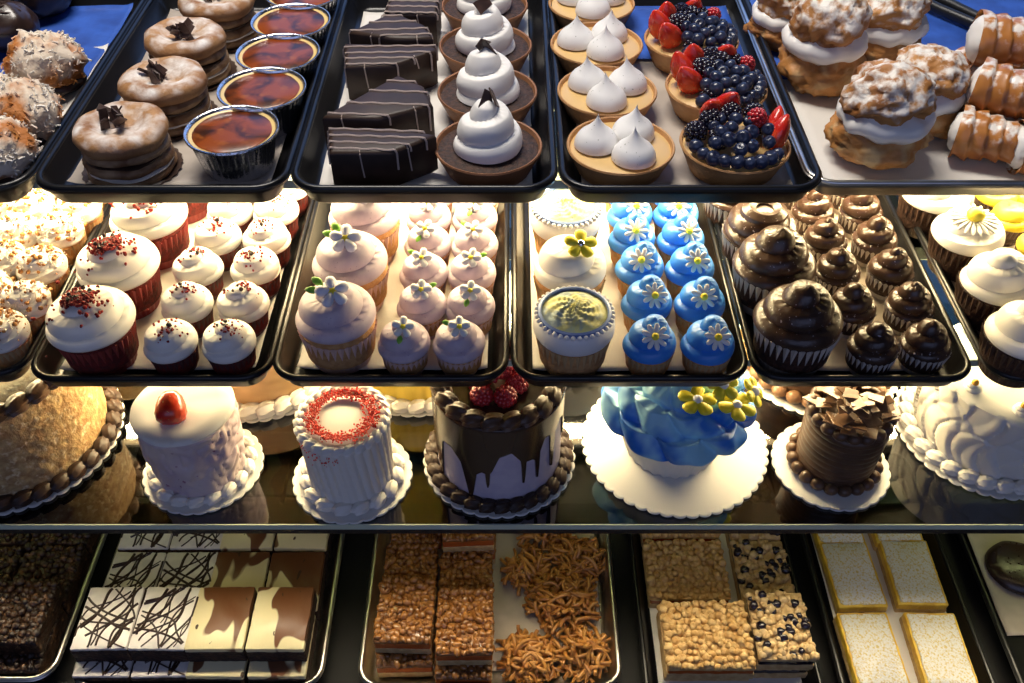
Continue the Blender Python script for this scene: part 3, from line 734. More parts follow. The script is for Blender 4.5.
# tarts
def shell(t, mat, r=.0495, h=.024):
    def mod(th, k, rr, z): return rr * (1 + (.006 * cos(40 * th) if 1 < k < 5 else 0) + .01 * nz((cos(th), sin(th), 0), 1.4, 2)), z
    G().lathe([(0, 0), (r * .74, 0), (r * .78, .001), (r * .88, h * .5), (r * .985, h - .001), (r, h), (r * .985, h + .0015), (r * .955, h + .001), (r * .93, h - .003), (r * .88, h * .6), (0, h * .5)], 80, mod).obj('tart_shell', mat, t)
def choc_tart(seed):
    t = thing('chocolate_tart'); shell(t, 'choc_crust')
    G().lathe([(0, .0225), (.03, .0225), (.044, .0215), (.0468, .0205), (.042, .014), (0, .013)], 48).obj('chocolate_filling', 'crumb', t)
    spiral(.0320, .047, 2.5, .13, lambda u: (1 - u ** 1.9) ** .75, 60, 52, (.001, .0), seed=seed, wob=.04, z0=.0235).obj('whipped_cream', 'cream', t)
    for k, (dx, rx, ry) in enumerate(((-.002, 1.2, .2), (.005, 1.0, .7))):
        o = shard(.015, .017, .0015, seed + k).obj('chocolate_shard', 'choc_shave', t, False); o.location = (dx, .001 * k, .0715); o.rotation_euler = (rx, ry, .3 + k)
    return t
ct = [Proto(choc_tart, 4), Proto(choc_tart, 6)]
for i, (px, py, lab) in enumerate([(488, 152, 'chocolate tart with whipped cream swirl at the tray front'), (487, 98, 'chocolate tart with whipped cream swirl, second from the tray front'),
        (485, 55, 'chocolate tart with whipped cream swirl, third from the tray front'), (484, 17, 'chocolate tart with whipped cream swirl, rear of its row')]):
    x, y, _ = at(px, py, FL1 + .025); y = .750 + .0985 * i; ct[i % 2].put((at(px, py, FL1 + .025)[0], y, FL1), i * 2.1, lab, 'tart', 'chocolate cream tarts')
def mer_tart(seed):
    t = thing('meringue_tart'); shell(t, 'crust')
    G().lathe([(0, .0225), (.03, .0225), (.044, .0220), (.0468, .0205), (.042, .014), (0, .013)], 48).obj('lemon_filling', 'curd', t)
    for k in range(3):
        a = TAU * k / 3 + seed
        p = lambda u: (.98 * sqrt(max(0, 1 - (u / .55) ** 2)) if u < .40 else .672 * ((1 - u) / .6) ** 1.9) if u < 1 else 0
        spiral(.0205, .034, .01, .0, p, 28, 34, (random.uniform(-.004, .004), random.uniform(-.003, .003)), z0=.024).move(Matrix.Translation((.0225 * cos(a), .0225 * sin(a), 0))).obj('meringue_kiss', 'meringue', t)
    return t
mt = [Proto(mer_tart, -pi / 2 + .45), Proto(mer_tart, -pi / 2 - .2)]
for i, (px, py, lab) in enumerate([(621, 150, 'lemon tart with three meringue kisses at the tray front'), (606, 86, 'lemon tart with three meringue kisses, second from the tray front'),
        (596, 42, 'lemon tart with three meringue kisses, third from the tray front'), (592, 8, 'lemon tart with meringue kisses, rear of its row')]):
    x, y, _ = at(px, py, FL1 + .022); y = .750 + .1 * i; mt[i % 2].put((x, y, FL1), (0, .1, -.1, .2)[i], lab, 'tart', 'lemon meringue tarts')
def drupes(r, h, n=44, rs=.0026):
    g = G()
    for k in range(n):
        f = (k + .5) / n; z = h * f; rr = r * sin(pi * min(.98, .25 + f * .72)) ** .7; a = k * 2.39996
        g.ball((rr * cos(a), rr * sin(a), z), rs, 7, 5)
    g.ball((0, 0, h * .5), r * .92, 10, 8, (1, 1, h * .52 / r)); return g
def blueberry():
    def f(q): return 1 - (.28 * max(0, (q.z - .88) / .12)) + (.06 if .84 < q.z < .9 else 0)
    return G().ball((0, 0, 0), .0066, 16, 14, (1, 1, .92), fn=f)
def straw_half():
    return G().lathe([(0, -.016), (.006, -.0155), (.0105, -.012), (.0125, -.006), (.0122, .001), (.0098, .008), (.006, .014), (.0025, .0175), (0, .0185)], 24).move(Matrix.Diagonal((1, .72, 1, 1)))
MEB = {}
def berry_tart(seed):
    t = thing('berry_tart'); shell(t, 'crust', .0505, .025)
    G().lathe([(0, .025), (.03, .025), (.0465, .0225), (.0475, .0215), (.042, .014), (0, .013)], 48).obj('custard_filling', 'curd', t)
    if not MEB:
        MEB['b'] = blueberry().mesh('blueberry', 'blueberry'); MEB['k'] = drupes(.0078, .013).mesh('blackberry', 'blackberry', merge=False)
        MEB['r'] = drupes(.0072, .012, 40, .0024).mesh('raspberry', 'raspberry', merge=False); MEB['s'] = straw_half().mesh('strawberry', 'strawberry')
    rnd = random.Random(seed)
    def put(k, name, loc, rot, s=1):
        o = bpy.data.objects.new(name, MEB[k]); COL.objects.link(o); o.parent = t; o.location = loc; o.rotation_euler = rot; o.scale = (s, s, s)
    S = {1: [(-.020, .026, .044, (.5, -.5, .3)), (-.006, .030, .047, (.4, .3, 0)), (.037, -.004, .038, (.2, .35, 1.2)), (.037, .012, .036, (.1, .5, 1.4))],
         2: [(-.035, .008, .042, (.2, -.35, -.6)), (-.030, -.010, .038, (.3, -.5, -.3)), (-.022, .022, .044, (.2, -.2, 0)), (.012, .034, .042, (.6, 0, 0))]}[seed]
    for x, y, z, r in S: put('s', 'strawberry', (x, y, z), r, 1.0)
    put('r', 'raspberry', (.016, .008, .044) if seed == 1 else (.030, .022, .035), (.4, .3, 0))
    for x, y, z in ([(-.034, .004, .030), (-.024, .010, .037), (-.020, -.006, .034), (-.004, .014, .040), (.018, .026, .035), (.026, .020, .034)] if seed == 1 else [(-.010, .016, .040), (-.002, .024, .040), (.006, .014, .040), (-.014, -.024, .028), (-.012, .004, .038), (.020, .020, .036)]):
        put('k', 'blackberry', (x, y, z), (rnd.uniform(.4, 1.4), rnd.uniform(-.5, .5), rnd.uniform(0, 6)), 1.12)
    pts = [(.0415 * cos(q), .0415 * sin(q), .0300 + .002 * rnd.random()) for q in [radians(x) for x in (range(-158, -28, 15) if seed == 1 else range(-118, 24, 15))]]
    tries = 0
    while len(pts) < 46 and tries < 6000:
        tries += 1
        a, d = rnd.uniform(0, TAU), .0435 * sqrt(rnd.random()); x, y = d * cos(a), d * sin(a)
        if y > (.012 if seed == 1 else .010) or (seed == 1 and x < -.026) or (seed == 2 and x < -.016): continue
        z = .0305 + .013 * (1 - (d / .0435) ** 2) + .004 * rnd.random()
        if all((x - p[0]) ** 2 + (y - p[1]) ** 2 + (z - p[2]) ** 2 > .0107 ** 2 for p in pts):
            if seed == 1 and x > .030 and y > -.02: continue
            pts.append((x, y, z))
    for p in pts: put('b', 'blueberry', p, (rnd.uniform(-.8, .8), rnd.uniform(-.8, .8), 0), rnd.uniform(.9, 1.12))
    return t
bt = [Proto(berry_tart, 1), Proto(berry_tart, 2)]
for i, (px, py, lab, rz) in enumerate([(738, 153, 'tart heaped with blueberries and strawberries at the tray front', 0), (717, 90, 'berry tart with strawberry half at its left, second from the tray front', 0), (692, 42, 'berry tart at the rear of its row', .25)]):
    x, y, _ = at(px, py, FL1 + .025); y = .752 + .103 * i; bt[(0, 1, 1)[i]].put((x, y, FL1), rz, lab, 'tart', 'berry tarts')

# cream puffs and horns
def lumpy(c, r, sq, seed, n=44, m=28, a1=.20, a2=.10, a3=.05):
    def f(q): return 1 + a1 * nz(q, 1.7, seed) + a2 * nz(q, 4.2, seed + 1) + a3 * nz(q, 10, seed + 2) - .10 * max(0, 1 - abs(nz(q, 3.0, seed + 5)) * 9)
    return G().ball(c, r, n, m, sq, fn=f)
def puff(seed, tall):
    t = thing('cream_puff'); hh = .034 * tall
    g = lumpy((0, 0, hh * .62), .044, (1, .92, .62 * tall * .9), seed, 56, 34); g.v = [(x, y, max(0, z)) for x, y, z in g.v]
    g.obj('choux_base', 'puff', t, 'all')
    def m(th, k, r, z): return r * (1 + .09 * nz((cos(th), sin(th), 0), 2, seed + 9)), z + .004 * nz((cos(th), sin(th), 0), 1.5, seed + 8) + .0015 * sin(9 * th)
    z0 = hh * 1.12
    G().lathe([(0, z0 - .008), (.034, z0 - .008), (.040, z0 - .002), (.0415, z0 + .004), (.038, z0 + .010), (.02, z0 + .014), (0, z0 + .014)], 56, m).obj('cream_filling', 'cream', t)
    g = lumpy((0, 0, z0 + .020 * tall), .038, (1.02, .94, .70 * tall), seed + 20, 56, 34)
    g.v = [(x, y, max(z0 + .005 + .1 * x, z)) for x, y, z in g.v]
    g.obj('choux_cap', 'puff_top', t, 'all')
    return t
pf = [Proto(puff, 1, 1.05), Proto(puff, 2, 1.2), Proto(puff, 3, 1.0)]
for i, (px, py, k, rz, lab, s) in enumerate([(882, 122, 0, .3, 'sugared cream puff nearest the front rim of the sheet pan', 1.03), (822, 52, 1, 1.2, 'tall cream puff with open cream band beside the left rim', 1.02), (924, 92, 2, 2.0, 'sugared cream puff just behind the front one', .95),
        (886, 28, 2, 4.0, 'sugared cream puff in the rear right of the group', 1), (783, 14, 0, 2.2, 'cream puff cut off at the rear left corner', .84)]):
    x, y, _ = at(px, py, FL1 + .036); pf[k].put((x, y, FL1), rz, lab, 'cream puff', 'sugared cream puffs', sc=s)
def horn(seed):
    t = thing('cream_horn')
    def prof(u): return .014 + .011 * u
    g = G()
    def fn(a, b):
        th = a * TAU; ph = (6.0 * b - a) % 1.0
        R = (prof(b) + .0045 * (1 - ph) ** .7 - .002) * (1 + .08 * nz((cos(th), sin(th), b * 4), 2, seed))
        if b < .001: R *= .4
        return (-.040 + .078 * b, R * cos(th), .024 + R * .92 * sin(th))
    g.grid(fn, 36, 48, cu=True).obj('pastry_spiral', 'horn', t, 'all')
    lumpy((.034, 0, .024), .0205, (.5, 1, .95), seed + 3, 28, 18, .1, .08, .03).obj('cream_filling', 'cream', t, 'all')
    lumpy((-.038, 0, .024), .0125, (.6, 1, .95), seed + 4, 20, 14, .1, .08, .03).obj('cream_end', 'cream', t, 'all')
    return t
hp = [Proto(horn, 1), Proto(horn, 2)]
for i, (px, py, up, rz, tl, lab, s) in enumerate([(1000, 140, 0, 2.7, 0, 'cream horn lying at the front of the pile', 1), (1022, 98, .026, 2.6, 0, 'cream horn lying across the middle of the pile', 1.08), (984, 84, 0, 2.2, 0, 'cream horn behind the pile, open end toward the puffs', 1.0),
        (1020, 46, .040, 2.9, 0, 'cream horn on top of the pile', 1.12), (1060, 150, 0, 3.0, 0, 'cream horn at the picture edge beside the front rim', 1), (1046, 110, 0, 3.4, 0, 'cream horn under the pile at the picture edge', 1), (1026, 62, .0, 2.6, 0, 'cream horn beneath the topmost one', 1)]):
    x, y, _ = at(px, py, FL1 + .024 + up); hp[i % 2].put((x, y, FL1 + up), rz, lab, 'cream horn', 'cream horns', sc=s)
tn = thing('serving_tongs', 'dark handled tongs lying on the blue light sheet', 'tongs', at(958, 20, FL1 + .003), radians(-58)); tn.scale = (.72, 1, 1)
for sgn in (-1, 1): G().tube([(-.10, .009 * sgn, .008), (-.03, .011 * sgn, .008), (.05, .008 * sgn, .008), (.1, .0015 * sgn, .008)], .006, 8).obj('tong_arm', 'dark_metal', tn)

# ------------------------------------------------------------------ cakes
def board(label, x, y, r, nsc=None, z=Z3):
    nsc = nsc or int(r * 380)
    def mod(th, k, rr, zz): return (rr * (1 - .030 * (1 - abs(cos(nsc * th / 2)) ** .7)), zz) if k in (1, 2, 3, 4, 5) else (rr, zz)
    g = G().lathe([(0, 0), (r * .97, 0), (r * .985, .0008), (r, .0025), (r * .985, .0038), (r * .965, .0036), (r * .925, .0032), (r * .915, .0032), (r * .90, .0032), (r * .4, .0032), (0, .0032)], nsc * 8, mod)
    return tag(g.obj('cake_board', 'board', None, True, (x, y, z)), label, 'cake board', 'scalloped cake boards')
ZB = Z3 + .0036
def shells_ring(t, r, z, n, s, mat, name, kind='shell', skip=None):
    """a piped border: every piped shell its own part"""
    if kind == 'ball': g0 = G().ball((0, 0, 0), s, 14, 10, (1.15, 1, .9))
    elif kind == 'rosette':
        g0 = spiral(s, s * .85, 1.8, .22, dome_prof(.6), 26, 22, z0=-s * .35)
    else:
        def f(q): return (1.05 - .42 * q.x) * (1 + .10 * cos(7 * math.atan2(q.z, q.y)))
        g0 = G().ball((0, 0, 0), s, 22, 12, (1.5, .95, .8), fn=f)
    me = g0.mesh(name, mat)
    for k in range(n):
        a = TAU * k / n
        if skip and skip(a): continue
        o = bpy.data.objects.new(name, me); COL.objects.link(o); o.parent = t
        o.location = (r * cos(a), r * sin(a), z); o.rotation_euler = (0, 0, a + pi / 2 + .25)
def cake_body(r0, r1, h, mod=None, n=96, m=30, crown=.003):
    g = G()
    pr = [(0, 0), (r0 * .97, 0)]
    for k in range(m + 1): u = k / m; pr.append((r0 + (r1 - r0) * u, .002 + (h - .006) * u))
    pr += [(r1 - .0015, h - .0015), (r1 - .005, h), (r1 * .75, h + crown * .4), (r1 * .4, h + crown), (0, h + crown)]
    return G().lathe(pr, n, (lambda th, k, r, z: mod(th, (k - 2) / m, r, z)) if mod else None)

# nut-pressed cake at the left
x0, y0 = -.612, .775
board('scalloped white board under the nut covered chocolate bordered cake', x0, y0, .126)
t = thing('nut_cake', 'large nut covered cake with dark chocolate shell borders', 'cake', (x0, y0, ZB))
def m0(th, u, r, z):
    if 0 <= u <= 1: r += .0016 * nz((r * cos(th), r * sin(th), z), 160, 1) + .001 * nz((r * cos(th), r * sin(th), z), 60, 2)
    return r, z
cake_body(.108, .106, .125, m0, 220, 46).obj('cake_body', 'carrot', t)
G().lathe([(0, .1285), (.05, .1285), (.094, .1265), (.096, .125)], 90, lambda th, k, r, z: (r, z + .0004 * nz((r * cos(th), r * sin(th), 0), 90, 3))).obj('cream_top', 'carrot_top', t)
shells_ring(t, .099, .131, 26, .0108, 'choc_cake_frost', 'chocolate_shell')
shells_ring(t, .114, .008, 34, .0092, 'slice_glaze', 'base_shell')
# strawberry cake
x0, y0 = -.371, .724
board('scalloped white board under the strawberry topped cake', x0, y0, .0715)
t = thing('strawberry_cake', 'small pink buttercream cake topped with one strawberry', 'cake', (x0, y0, ZB))
def m1(th, u, r, z):
    if 0 <= u <= 1:
        p = (cos(th) * 2.4, sin(th) * 2.4, u * 2.6)
        q = abs(NZ.noise(Vector(p) * 1.7 + Vector((4, 1, 2)))); r += .0040 * NZ.noise(Vector(p) * 1.3) + .0050 * min(.35, q) - .0018 * max(0, 1 - q * 12)
    elif u > 1: z += .0012 * nz((r * cos(th), r * sin(th), 0), 45, 3)
    return r, z
cake_body(.0505, .0565, .106, m1, 140, 46).obj('cake_body', 'pinkcake', t)
G().lathe([(.0545, .1005), (.0575, .103), (.0575, .106), (.054, .1085), (.04, .1098), (.02, .1102), (0, .1104)], 90, lambda th, k, r, z: (r + .0012 * nz((cos(th), sin(th), 0), 2.5, k), z + .0014 * nz((r * cos(th), r * sin(th), 0), 40, 1))).obj('white_icing_top', 'whitecake', t)
shells_ring(t, .055, .005, 18, .0072, 'whitecake', 'base_shell')
s = G().lathe([(0, .0), (.006, .0015), (.010, .006), (.0125, .013), (.0135, .020), (.012, .026), (.007, .0295), (0, .0305)], 32)
s.move(xf((-.005, -.016, .122), pi / 2 + .45, 0, .15, 1.28) @ Matrix.Translation((0, 0, -.015))).obj('strawberry', 'strawberry', t)
# white cake with red sugar ring
x0, y0 = -.190, .711
board('scalloped white board under the white cake with the red ring', x0, y0, .0715)
t = thing('red_ring_cake', 'small white cake with combed sides and a ring of red sugar', 'cake', (x0, y0, ZB))
def m2(th, u, r, z):
    if 0 <= u <= 1: r += .0026 * abs(sin(15 * th + 2.6 * u)) ** .7 - .0012
    return r, z
cake_body(.0485, .0505, .100, m2, 240, 40).obj('cake_body', 'whitecake', t)
shells_ring(t, .0465, .0995, 26, .0062, 'whitecake', 'top_shell')
shells_ring(t, .0525, .005, 16, .0078, 'whitecake', 'base_shell')
def ring_p(r):
    a = r.uniform(0, TAU); d = r.gauss(.0335, .0035) if not (-.9 < a - 6 < .9 or a < .9) else r.gauss(.0345, .0048)
    return (d * cos(a), d * sin(a), .1045 + (.0015 if d > .036 else 0) + r.uniform(0, .002))
rr = bits(1500, ring_p, .0014, 3); rr.obj('red_sugar_ring', 'red_sugar', t)
bits(70, lambda r: ((lambda a: (.0522 * cos(a), .0522 * sin(a), r.gauss(.088, .006)))(r.uniform(pi * .98, pi * 1.5))), .0010, 8).obj('red_sugar_spill', 'red_sugar', t)
# chocolate drip cake
x0, y0 = -.0155, .740
board('scalloped white board under the chocolate drip cake', x0, y0, .0925)
t = thing('drip_cake', 'tall lilac cake with dark chocolate drips and raspberries on top', 'cake', (x0, y0, ZB))
RD, HD = .0735, .128
cake_body(RD, RD, HD, None, 110, 10).obj('cake_body', 'lilac_cake', t)
TB = [(531, 300), (545, 330), (553, 405), (559, 405), (566, 280), (575, 275), (600, 290), (630, 335), (648, 420), (656, 465), (664, 465), (670, 440), (682, 375), (700, 365), (712, 370), (716, 422), (724, 422), (728, 370), (735, 362), (760, 310), (800, 295), (825, 320), (833, 330), (837, 408), (845, 408), (849, 330), (870, 325), (880, 330), (884, 394), (891, 394), (895, 300), (910, 255), (928, 250), (933, 365), (940, 365), (944, 245), (960, 200), (972, 200), (975, 265), (979, 262)]
def dripL(th):
    ph = (th + pi / 2 + pi) % TAU - pi            # 0 faces the front
    if abs(ph) < pi / 2 * .985:
        cx = 755 + 225 * sin(ph)
        for (xa, ya), (xb, yb) in zip(TB, TB[1:]):
            if xa <= cx <= xb:
                yy = ya + (yb - ya) * (cx - xa) / (xb - xa); top = 100 + 125 * cos(ph)
                return min(HD * .94, max(.012, .128 * (yy - top) / 270))
    return .045 + .025 * sin(7 * th) + .02 * sin(11 * th + 1)
g = G(); NT = 420
def fn(a, b):
    th = a * TAU; L = dripL(th)
    if b <= .3: r = (RD + .0018) * b / .3 * .985; z = HD + .0045 - .001 * b / .3
    elif b <= .4: q = (b - .3) / .1; r = (RD + .0022) * (.985 + .015 * sin(q * pi / 2)); z = HD + .0035 - .004 * q
    elif b < .92: q = (b - .4) / .52; r = RD + .0022; z = HD - L * q
    else: q = (b - .92) / .08; r = RD + .0022 - .003 * q; z = HD - L - .0012 * sin(q * pi / 2)
    return (r * cos(th), r * sin(th), z)
g.grid(fn, NT, 50, cu=True).obj('chocolate_glaze', 'glaze', t, 'all')
shells_ring(t, .063, HD + .006, 20, .0100, 'choc_cake_frost', 'top_shell')
shells_ring(t, .0795, .007, 30, .0080, 'slice_glaze', 'base_shell')
rb = drupes(.0105, .018, 52, .0034).mesh('raspberry', 'raspberry', merge=False)
for k, (dx, dy, dz, rx) in enumerate([(-.016, -.022, .004, .4), (.006, -.025, .004, .5), (.020, -.010, .004, .3), (-.024, -.004, .004, .2), (-.004, -.008, .020, .5), (.004, .006, .018, .2), (-.014, .010, .006, 0), (.016, .012, .006, .2)]):
    o = bpy.data.objects.new('raspberry', rb); COL.objects.link(o); o.parent = t; o.location = (dx, dy - .004, HD + dz); o.rotation_euler = (rx, .3 * (k % 3 - 1), k)
# giant cupcake cake
x0, y0 = .200, .762
board('large plain white scalloped board under the giant blue cupcake cake', x0, y0, .1145, 46)
t = thing('giant_cupcake_cake', 'giant cupcake cake with blue frosting and yellow flowers', 'cake', (x0 - .006, y0 - .003, ZB))
def m4(th, k, r, z):
    f = abs(sin(13 * th + 4.0 * z / .075)) ** .5
    return (r + (.0062 * f - .0045 if k in (2, 3, 4, 5, 6) else 0), z)
G().lathe([(0, 0), (.052, 0), (.054, .002), (.0595, .02), (.0655, .04), (.0715, .06), (.076, .074), (.06, .076), (0, .076)], 208, m4).obj('ridged_base', 'whitecake', t)
g = G()
def fb(a, b):
    th = a * TAU
    if b < .08: k = b / .08; return (.072 * k * cos(th), .072 * k * sin(th), .070)
    u = (b - .08) / .92
    k = min(2, int(u * 3)); v = u * 3 - k; nP = (9, 8, 6)[k]; off = (0, .5, .2)[k] + .5 * v
    pt = abs(cos(nP * th / 2 + off * pi)) ** .45
    base = (.0905, .074, .050)[k] * (1 - (.13, .20, .95)[k] * max(0, v - .25) ** 1.3)
    R = base * (.86 + .16 * pt) * (1 + .07 * nz((cos(th) * 2, sin(th) * 2, k), 1.6, 6)) * (1 if v > .18 or k else .9 + .1 * v / .18)
    z = .066 + (0, .024, .046)[k] + v * (.030, .028, .026)[k] - .007 * (1 - pt) * (1 - v) + .004 * nz((cos(th) * 2, sin(th) * 2, u * 2), 2, 2)
    return (R * cos(th), R * sin(th), z)
g.grid(fb, 220, 66, cu=True).obj('blue_frosting', 'blue_deep', t, 'all')
for px, py, z, rot, k in ((697, 402, .779, (.06, .05, .2), 1.05), (736, 407, .771, (.06, .15, .9), 1.05), (722, 386, .792, (.35, .2, .5), .95), (752, 392, .768, (.3, .8, .2), .9)):
    x, y, _ = at(px, py, z)
    f = add_flower(t, (x - x0 + .006, y - y0 + .003, z - ZB), rot, 5, .021 * k, .020 * k, 'yellow', 'petal_w', .006, name='yellow_flower', thick=.18, lift=.1)
# chocolate shaving cake
x0, y0 = .384, .728
board('scalloped white board under the small chocolate cake with shavings', x0, y0, .0705)
t = thing('shaving_cake', 'small dark chocolate cake heaped with chocolate shavings', 'cake', (x0 + .004, y0 + .004, ZB))
def m5(th, u, r, z):
    if 0 <= u <= 1: r += .0014 * abs(sin(9 * pi * u + .8 * sin(th + 1))) ** .6
    return r, z
cake_body(.0445, .0475, .088, m5, 96, 60).obj('cake_body', 'choc_cake_frost', t)
shells_ring(t, .0495, .006, 20, .0078, 'choc_cake_frost', 'base_ball', 'ball')
shells_ring(t, .0425, .090, 18, .0080, 'choc_cake_frost', 'top_ball', 'ball')
rnd = random.Random(5)
for k in range(46):
    a = rnd.uniform(0, TAU); d = .042 * sqrt(rnd.random())
    o = shard(rnd.uniform(.014, .024), rnd.uniform(.018, .030), .0016, 60 + k).obj('chocolate_shaving', 'choc_curl', t, False)
    o.location = (d * cos(a), d * sin(a), .094 + .016 * (1 - (d / .042) ** 2) + rnd.uniform(0, .004)); o.rotation_euler = (rnd.uniform(-.35, .35), rnd.uniform(-.35, .35), rnd.uniform(0, TAU))
# white rustic cake
x0, y0 = .592, .785
board('scalloped white board under the white palette knifed cake', x0, y0, .112)
t = thing('rustic_cake', 'large white cake with palette knifed sides and orange dots', 'cake', (x0, y0, ZB))
def m6(th, u, r, z):
    if 0 <= u <= 1:
        q = Vector((th * 3.0 + .5 * sin(u * 5), u * 1.9 + th * .9, 0)); d, pts = NZ.voronoi(q)
        c = pts[0]; h = NZ.cell(c * 3.7)
        r += .0030 * min(1, (d[1] - d[0]) * 3.5) * (.6 + .5 * h) - .002 + .0030 * ((q.x - c.x) * .8 + (q.y - c.y) * .6)
    elif u > 1: z += .001 * nz((r * cos(th), r * sin(th), 0), 40, 3)
    return r, z
cake_body(.090, .091, .105, m6, 260, 70).obj('cake_body', 'whitecake', t)
shells_ring(t, .0955, .006, 30, .0085, 'whitecake', 'base_shell')
for a in range(8):
    q = TAU * a / 8 + .48; lx, ly = .072 * cos(q), .072 * sin(q)
    o = spiral(.0105, .008, 1.5, .2, dome_prof(.6), 28, 16).obj('white_rosette', 'whitecake', t); o.location = (lx, ly, .107)
    G().ball((0, 0, .009), .0042, 10, 8).obj('orange_dot', 'orange', o)
# cakes at the back of the shelf
x0, y0 = -.335, .905
board('scalloped white board behind the strawberry cake', x0, y0, .112)
t = thing('caramel_cake', 'caramel coloured cake with white shell border behind the strawberry cake', 'cake', (x0, y0, ZB))
cake_body(.090, .090, .085, lambda th, u, r, z: (r + .0012 * abs(sin(16 * u + th)) if 0 <= u <= 1 else r, z), 120, 40).obj('cake_body', 'tan_cake', t)
shells_ring(t, .098, .008, 30, .0105, 'whitecake', 'base_shell')
x0, y0 = -.125, .895
board('scalloped white board behind the white cake with the red ring', x0, y0, .092)
t = thing('lemon_cake', 'yellow combed cake with white shell border behind the red ring cake', 'cake', (x0, y0, ZB))
cake_body(.074, .074, .085, lambda th, u, r, z: (r + .0014 * abs(sin(20 * th)) if 0 <= u <= 1 else r, z), 240, 12).obj('cake_body', 'lemon_cake', t)
shells_ring(t, .080, .008, 26, .0090, 'whitecake', 'base_shell')
x0, y0 = .408, .912
board('scalloped white board behind the chocolate shaving cake', x0, y0, .112)
t = thing('chocolate_cake', 'chocolate cake with round dollop border behind the shaving cake', 'cake', (x0, y0, ZB))
cake_body(.088, .088, .085, lambda th, u, r, z: (r + .0012 * abs(sin(14 * u + .6 * th)) if 0 <= u <= 1 else r, z), 120, 40).obj('cake_body', 'choc_cake_frost', t)
shells_ring(t, .095, .008, 30, .0095, 'choc_curl', 'base_ball', 'ball')
x0, y0 = -.548, .985
board('scalloped white board behind the nut covered cake', x0, y0, .092)
t = thing('plain_cake', 'pale cake at the back behind the nut covered cake', 'cake', (x0, y0, ZB))
cake_body(.074, .074, .08).obj('cake_body', 'carrot_top', t); shells_ring(t, .080, .008, 28, .0100, 'whitecake', 'base_shell')
x0, y0 = .075, .965
board('scalloped white board behind the giant cupcake cake', x0, y0, .105)
t = thing('white_cake', 'white cake at the back behind the giant cupcake cake', 'cake', (x0, y0, ZB))
cake_body(.085, .085, .08).obj('cake_body', 'whitecake', t); shells_ring(t, .092, .008, 28, .0100, 'whitecake', 'base_shell')

# ------------------------------------------------------------------ bottom deck
zr = Z4 + .03
def xz(px, py): return at(px, py, zr)[0]
FL4 = Z4 + .0045
YB = .558
def edge(px1, py1, px2, py2):
    a, b = at(px1, py1, zr), at(px2, py2, zr); return a, b
def btray(name, label, left, right, mat, h=.024, group=None, l=.42, yf=YB, rim=.006):
    xl = sum(at(p[0], p[1], zr)[0] for p in left) / 2; xrr = sum(at(p[0], p[1], zr)[0] for p in right) / 2
    tray(name, label, xl, xrr, yf, Z4, mat, l, h, rim, .03, group=group)
    return xl, xrr
B1 = btray('sheet_pan', 'silver pan of marbled and cheesecake swirl brownies', [(112, 560), (72, 660)], [(341, 560), (322, 660)], 'steel')
B0 = (B1[0] - .365, B1[0] - .022)
tray('sheet_pan', 'silver pan of dark nut brownies', B0[0], B0[1], YB + .01, Z4, 'steel', .42, .024, .006, .03)
B2 = btray('sheet_pan', 'silver pan of pecan bars and noodle clusters', [(372, 560), (358, 660)], [(611, 560), (622, 660)], 'steel')
B3 = btray('serving_tray', 'black tray of oat crumble bars', [(632, 560), (643, 660)], [(793, 560), (819, 660)], 'black_tray', yf=.52)
B4 = btray('serving_tray', 'black tray of sugared lemon bars', [(806, 560), (840, 660)], [(944, 560), (996, 660)], 'black_tray', yf=.52)
B5 = (B4[1] + .03, B4[1] + .29)
tray('serving_tray', 'black tray at the right end of the bottom deck', B5[0], B5[1], .52, Z4, 'black_tray')
liner('pale paper under the lemon bars', B4[0] + .020, B4[1] - .020, .55, .90, FL4 - .0012, 'liner', seed=41)
liner('pale paper in the black tray at the right end', B5[0] + .02, B5[1] - .02, .64, .90, FL4 - .0012, 'liner_tan', seed=42)
liner('pale paper under the pecan bars and noodle clusters', B2[0] + .020, B2[1] - .020, .59, .93, FL4 - .0012, 'liner_tan', seed=43)
liner('blue white paper under the oat crumble bars', B3[0] + .020, B3[1] - .020, .55, .90, FL4 - .0012, 'liner', seed=44)
def slab(w, l, z0, z1, amp=.0006, seed=1, n=14):
    """cut bar with slightly uneven faces"""
    g = G()
    P = rrect(w, l, .002, 2); Q = []
    for i in range(len(P)):
        a, b = Vector(P[i]), Vector(P[(i + 1) % len(P)]); k = max(1, int((b - a).length / .006))
        Q += [a + (b - a) * j / k for j in range(k)]
    lv = [(0, z0), (0, z0 + (z1 - z0) * .35), (0, z0 + (z1 - z0) * .7), (0, z1 - .0012), (.0012, z1)]
    o = 0; m = len(Q)
    for ins, z in lv:
        for q in Q:
            s = 1 - ins * 2 / max(w, l); p = Vector((q.x * s, q.y * s, z)); d = Vector((q.x, q.y, 0)).normalized()
            p += d * amp * nz(p, 150, seed); g.v.append(tuple(p))
    for j in range(len(lv) - 1):
        for i in range(m): g.f.append((j * m + i, j * m + (i + 1) % m, (j + 1) * m + (i + 1) % m, (j + 1) * m + i))
    g.f.append(tuple(range(m))[::-1]); k = (len(lv) - 1) * m; g.f.append(tuple(k + i for i in range(m)))
    return g
